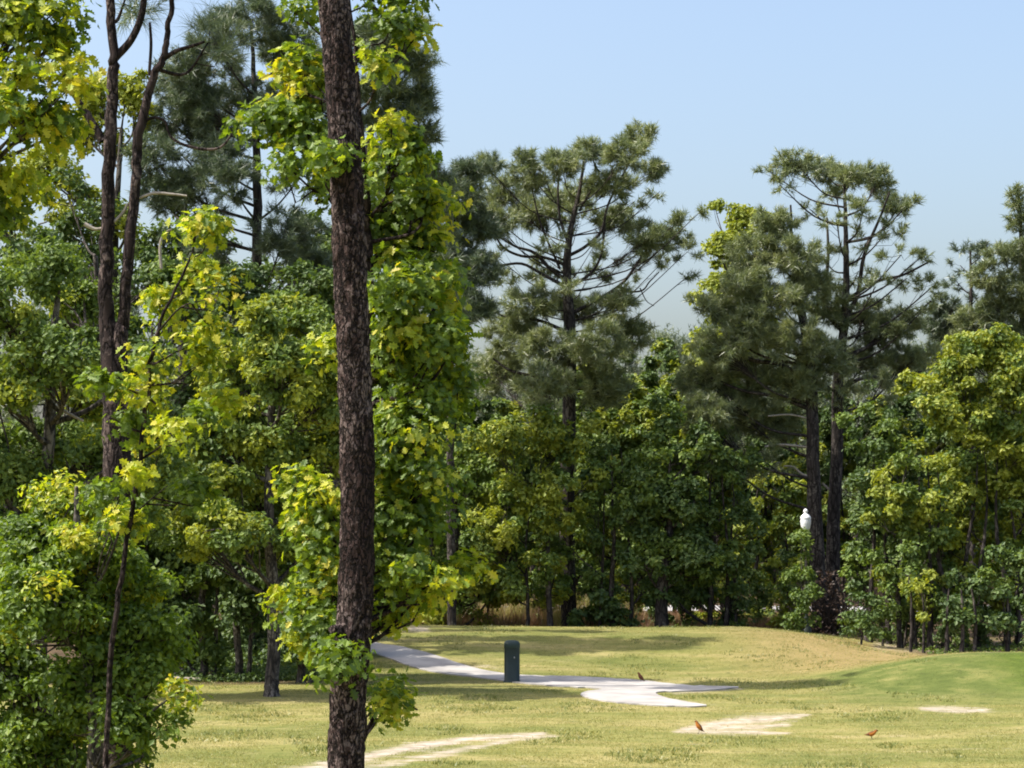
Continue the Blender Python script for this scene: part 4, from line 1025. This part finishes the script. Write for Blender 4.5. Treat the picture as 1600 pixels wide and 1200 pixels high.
# second row, beyond the first
for i, (x, top, half, lf, lab) in enumerate([
        (690, 600, 70, 'oak_mid', 'grey-green oak behind the pale oak left of the pedestal'),
        (1000, 600, 70, 'oak_mid', 'mid green oak crown behind, right of the central pine'),
        (1075, 570, 55, 'oak_bright', 'light green oak crown behind the thick leaning trunk'),
        (1400, 600, 60, 'oak_dark', 'dark oak crown behind, between the paired pines and the pointed oak'),
        (900, 640, 70, 'oak_mid', 'green oak behind the foot of the central pine'),
        (800, 700, 70, 'oak_mid', 'green oak behind the bright topped oak'),
        (1300, 640, 70, 'oak_dark', 'dark oak directly behind the paired pine trunks'),
        (1200, 640, 60, 'oak_dark', 'dark oak behind the yellow-green oak by the lamp'),
        (600, 700, 70, 'oak_dark', 'dark oak behind the foreground trunk, beyond the mound'),
        (1500, 660, 80, 'oak_dark', 'dark oak behind the olive oak at the right'),
        (750, 575, 60, 'oak_dark', 'taller dark oak behind, seen left of the central pine trunk'),
        (960, 560, 60, 'oak_mid', 'taller green oak behind, just right of the central pine trunk'),
        (1035, 545, 55, 'oak_dark', 'tall dark oak behind, below the open sky between the pines'),
        (1110, 535, 50, 'oak_mid', 'tall green oak behind, below the bright yellow-green oak top'),
        (1460, 575, 60, 'oak_dark', 'tall dark oak behind, left of the pointed oak')]):
    low_oak('oak_tree', lab, 90.0 + (i * 7) % 5, x, top - 15, 915, half, lf, 'oak_bright', 100 + i, ((0, 12), (20, 8)), .3, dens=.75, size=.19, group='second row of oaks behind the edge')

# far pines beyond the road, copies of three
def far_pine(seed, H):
    """a pine of its own height with base at origin, as (trunk, branches, crown) under one Empty"""
    rg = np.random.default_rng(seed)
    r = empty('pine_tree', (0, 0, 0))
    t = MB(); zs = np.linspace(0, H, 9); tube(t, np.stack([rg.normal(0, .12, 9) * (zs / H), rg.normal(0, .12, 9), zs], 1), np.linspace(.2, .03, 9), 8)
    t.build('trunk', M['bark_far'], r, (0, 0, 0))
    br = MB(); cr = MB()
    for i in range(34):
        z = H * rg.uniform(.42, 1.0); a = rg.uniform(0, 6.28); ln = (.6 + 2.4 * (1 - ((z / H - .42) / .58) ** 1.5)) * rg.uniform(.6, 1.1)
        p0 = np.array([0, 0, z]); e = p0 + [ln * math.cos(a), ln * math.sin(a), ln * rg.uniform(.1, .5)]
        tube(br, smooth_line([p0, (p0 + e) / 2 - [0, 0, .15], e], 3), np.linspace(.05, .015, 7), 5)
        T = p0 + (e - p0) * rg.uniform(.35, 1.08, (30, 1)) + rg.normal(0, .28, (30, 3))
        add_tufts(cr, rg, T, unit(T - p0 + [0, 0, 1.]), .28, 12, .035, int(rg.uniform() < .4))
    br.build('branches', M['bark_far'], r, (0, 0, 0)); cr.build('crown', [M['pine'], M['pine_dark']], r, (0, 0, 0))
    return r


protos = [far_pine(201, 13.0), far_pine(202, 14.5), far_pine(203, 12.0)]
used = [False] * 3
rg = random.Random(77)
spots = []
for px in range(655, 1660, 36):
    top = 560 - 30 * math.sin(px * .013) + rg.uniform(-28, 22)
    if 1030 < px < 1110: top = 520 + rg.uniform(0, 20)
    spots.append((px + rg.uniform(-12, 12), top, rg.uniform(106, 122)))
for px in range(-40, 640, 60):
    spots.append((px + rg.uniform(-15, 15), 470 + rg.uniform(-40, 40), rg.uniform(100, 118)))
for i, (px, top, D_) in enumerate(spots):
    j = i % 3; pr = protos[j]
    P_ = at(px, top, D_); z0 = float(terrain(P_[0], D_)); s = (P_[2] - z0) / (13.0, 14.5, 12.0)[j]
    if not used[j]: o = pr; used[j] = True
    else:
        o = pr.copy(); COL.objects.link(o)
        for ch in pr.children:
            c_ = ch.copy(); COL.objects.link(c_); c_.parent = o
    o.location = (P_[0], D_, z0); o.scale = (s, s, s); o.rotation_euler = (0, 0, rg.uniform(0, 6.28))
    tag(o, 'grey-green pine in the far row beyond the road, mostly hidden by the nearer trees', 'pine tree', 'far pines beyond the road')

# far wood closing the view
wd = MB(); rg = np.random.default_rng(31)
n = 2600
Y = rg.uniform(124, 150, n); X = rg.uniform(-42, 42, n); Z = rg.uniform(0, 1, n) ** .8 * (9.5 + 1.6 * np.sin(X * .5) + rg.normal(0, .5, n))
C = np.stack([X, Y, Z], 1); per = 70
v = unit(rg.normal(0, 1, (n, per, 3)))
T = C[:, None, :] + v * .95 * rg.uniform(0, 1, (n, per, 1)) ** .4 * np.array([1, 1, .75])
add_leaves(wd, rg, T.reshape(-1, 3), (v + np.array([0, 0, .6])).reshape(-1, 3), .34, 'small', np.repeat((rg.uniform(0, 1, n) < .4).astype(int), per))
for i in range(110):
    x, y = rg.uniform(-42, 42), rg.uniform(124, 148)
    tube(wd, [(x, y, -.1), (x + rg.normal(0, .2), y, 4), (x + rg.normal(0, .4), y, 8)], [.16, .12, .06], 6, 2)
tag(wd.build('woodland', [M['oak_dark'], M['oak_mid'], M['bark_far']]), 'far-off wood closing the view beyond the road', 'wood', kind='stuff')
# ------------------------------------------------------------------ camera, light, sky
cam = bpy.data.cameras.new('camera'); co = bpy.data.objects.new('camera', cam); COL.objects.link(co)
co.location = EYE; co.rotation_euler = (math.pi / 2 + PITCH, 0, 0)
cam.sensor_width = 36; cam.lens = F / 1600 * 36; cam.clip_end = 4000
S.camera = co
SUN_EL = math.radians(56); SUN_AZ = math.radians(-99)     # compass-like angle from +Y, negative = left
dx, dy = math.sin(SUN_AZ), math.cos(SUN_AZ)
sdir = Vector((dx * math.cos(SUN_EL), dy * math.cos(SUN_EL), math.sin(SUN_EL)))
sl = bpy.data.lights.new('sun', 'SUN'); so = bpy.data.objects.new('sun', sl); COL.objects.link(so)
so.rotation_euler = sdir.to_track_quat('Z', 'Y').to_euler(); so.location = (-30, 0, 40)
sl.energy = 3.9; sl.angle = math.radians(.5); sl.color = (1, .95, .86)
w = bpy.data.worlds.new('World'); S.world = w; w.use_nodes = True
nt = w.node_tree; nt.nodes.clear()
sk = nt.nodes.new('ShaderNodeTexSky'); sk.sky_type = 'NISHITA'; sk.sun_disc = False
sk.sun_elevation = SUN_EL; sk.sun_rotation = SUN_AZ
sk.air_density = 1.0; sk.dust_density = 4.5; sk.ozone_density = 1.8
bg = nt.nodes.new('ShaderNodeBackground'); bg.inputs['Strength'].default_value = .15
ou = nt.nodes.new('ShaderNodeOutputWorld')
nt.links.new(sk.outputs[0], bg.inputs[0]); nt.links.new(bg.outputs[0], ou.inputs[0])
S.view_settings.view_transform = 'Standard'; S.view_settings.look = 'None'; S.view_settings.gamma = 1
S.view_settings.exposure = 0.88
S.cycles.max_bounces = 6; S.cycles.diffuse_bounces = 3; S.cycles.transmission_bounces = 3
S.cycles.filter_width = 1.9
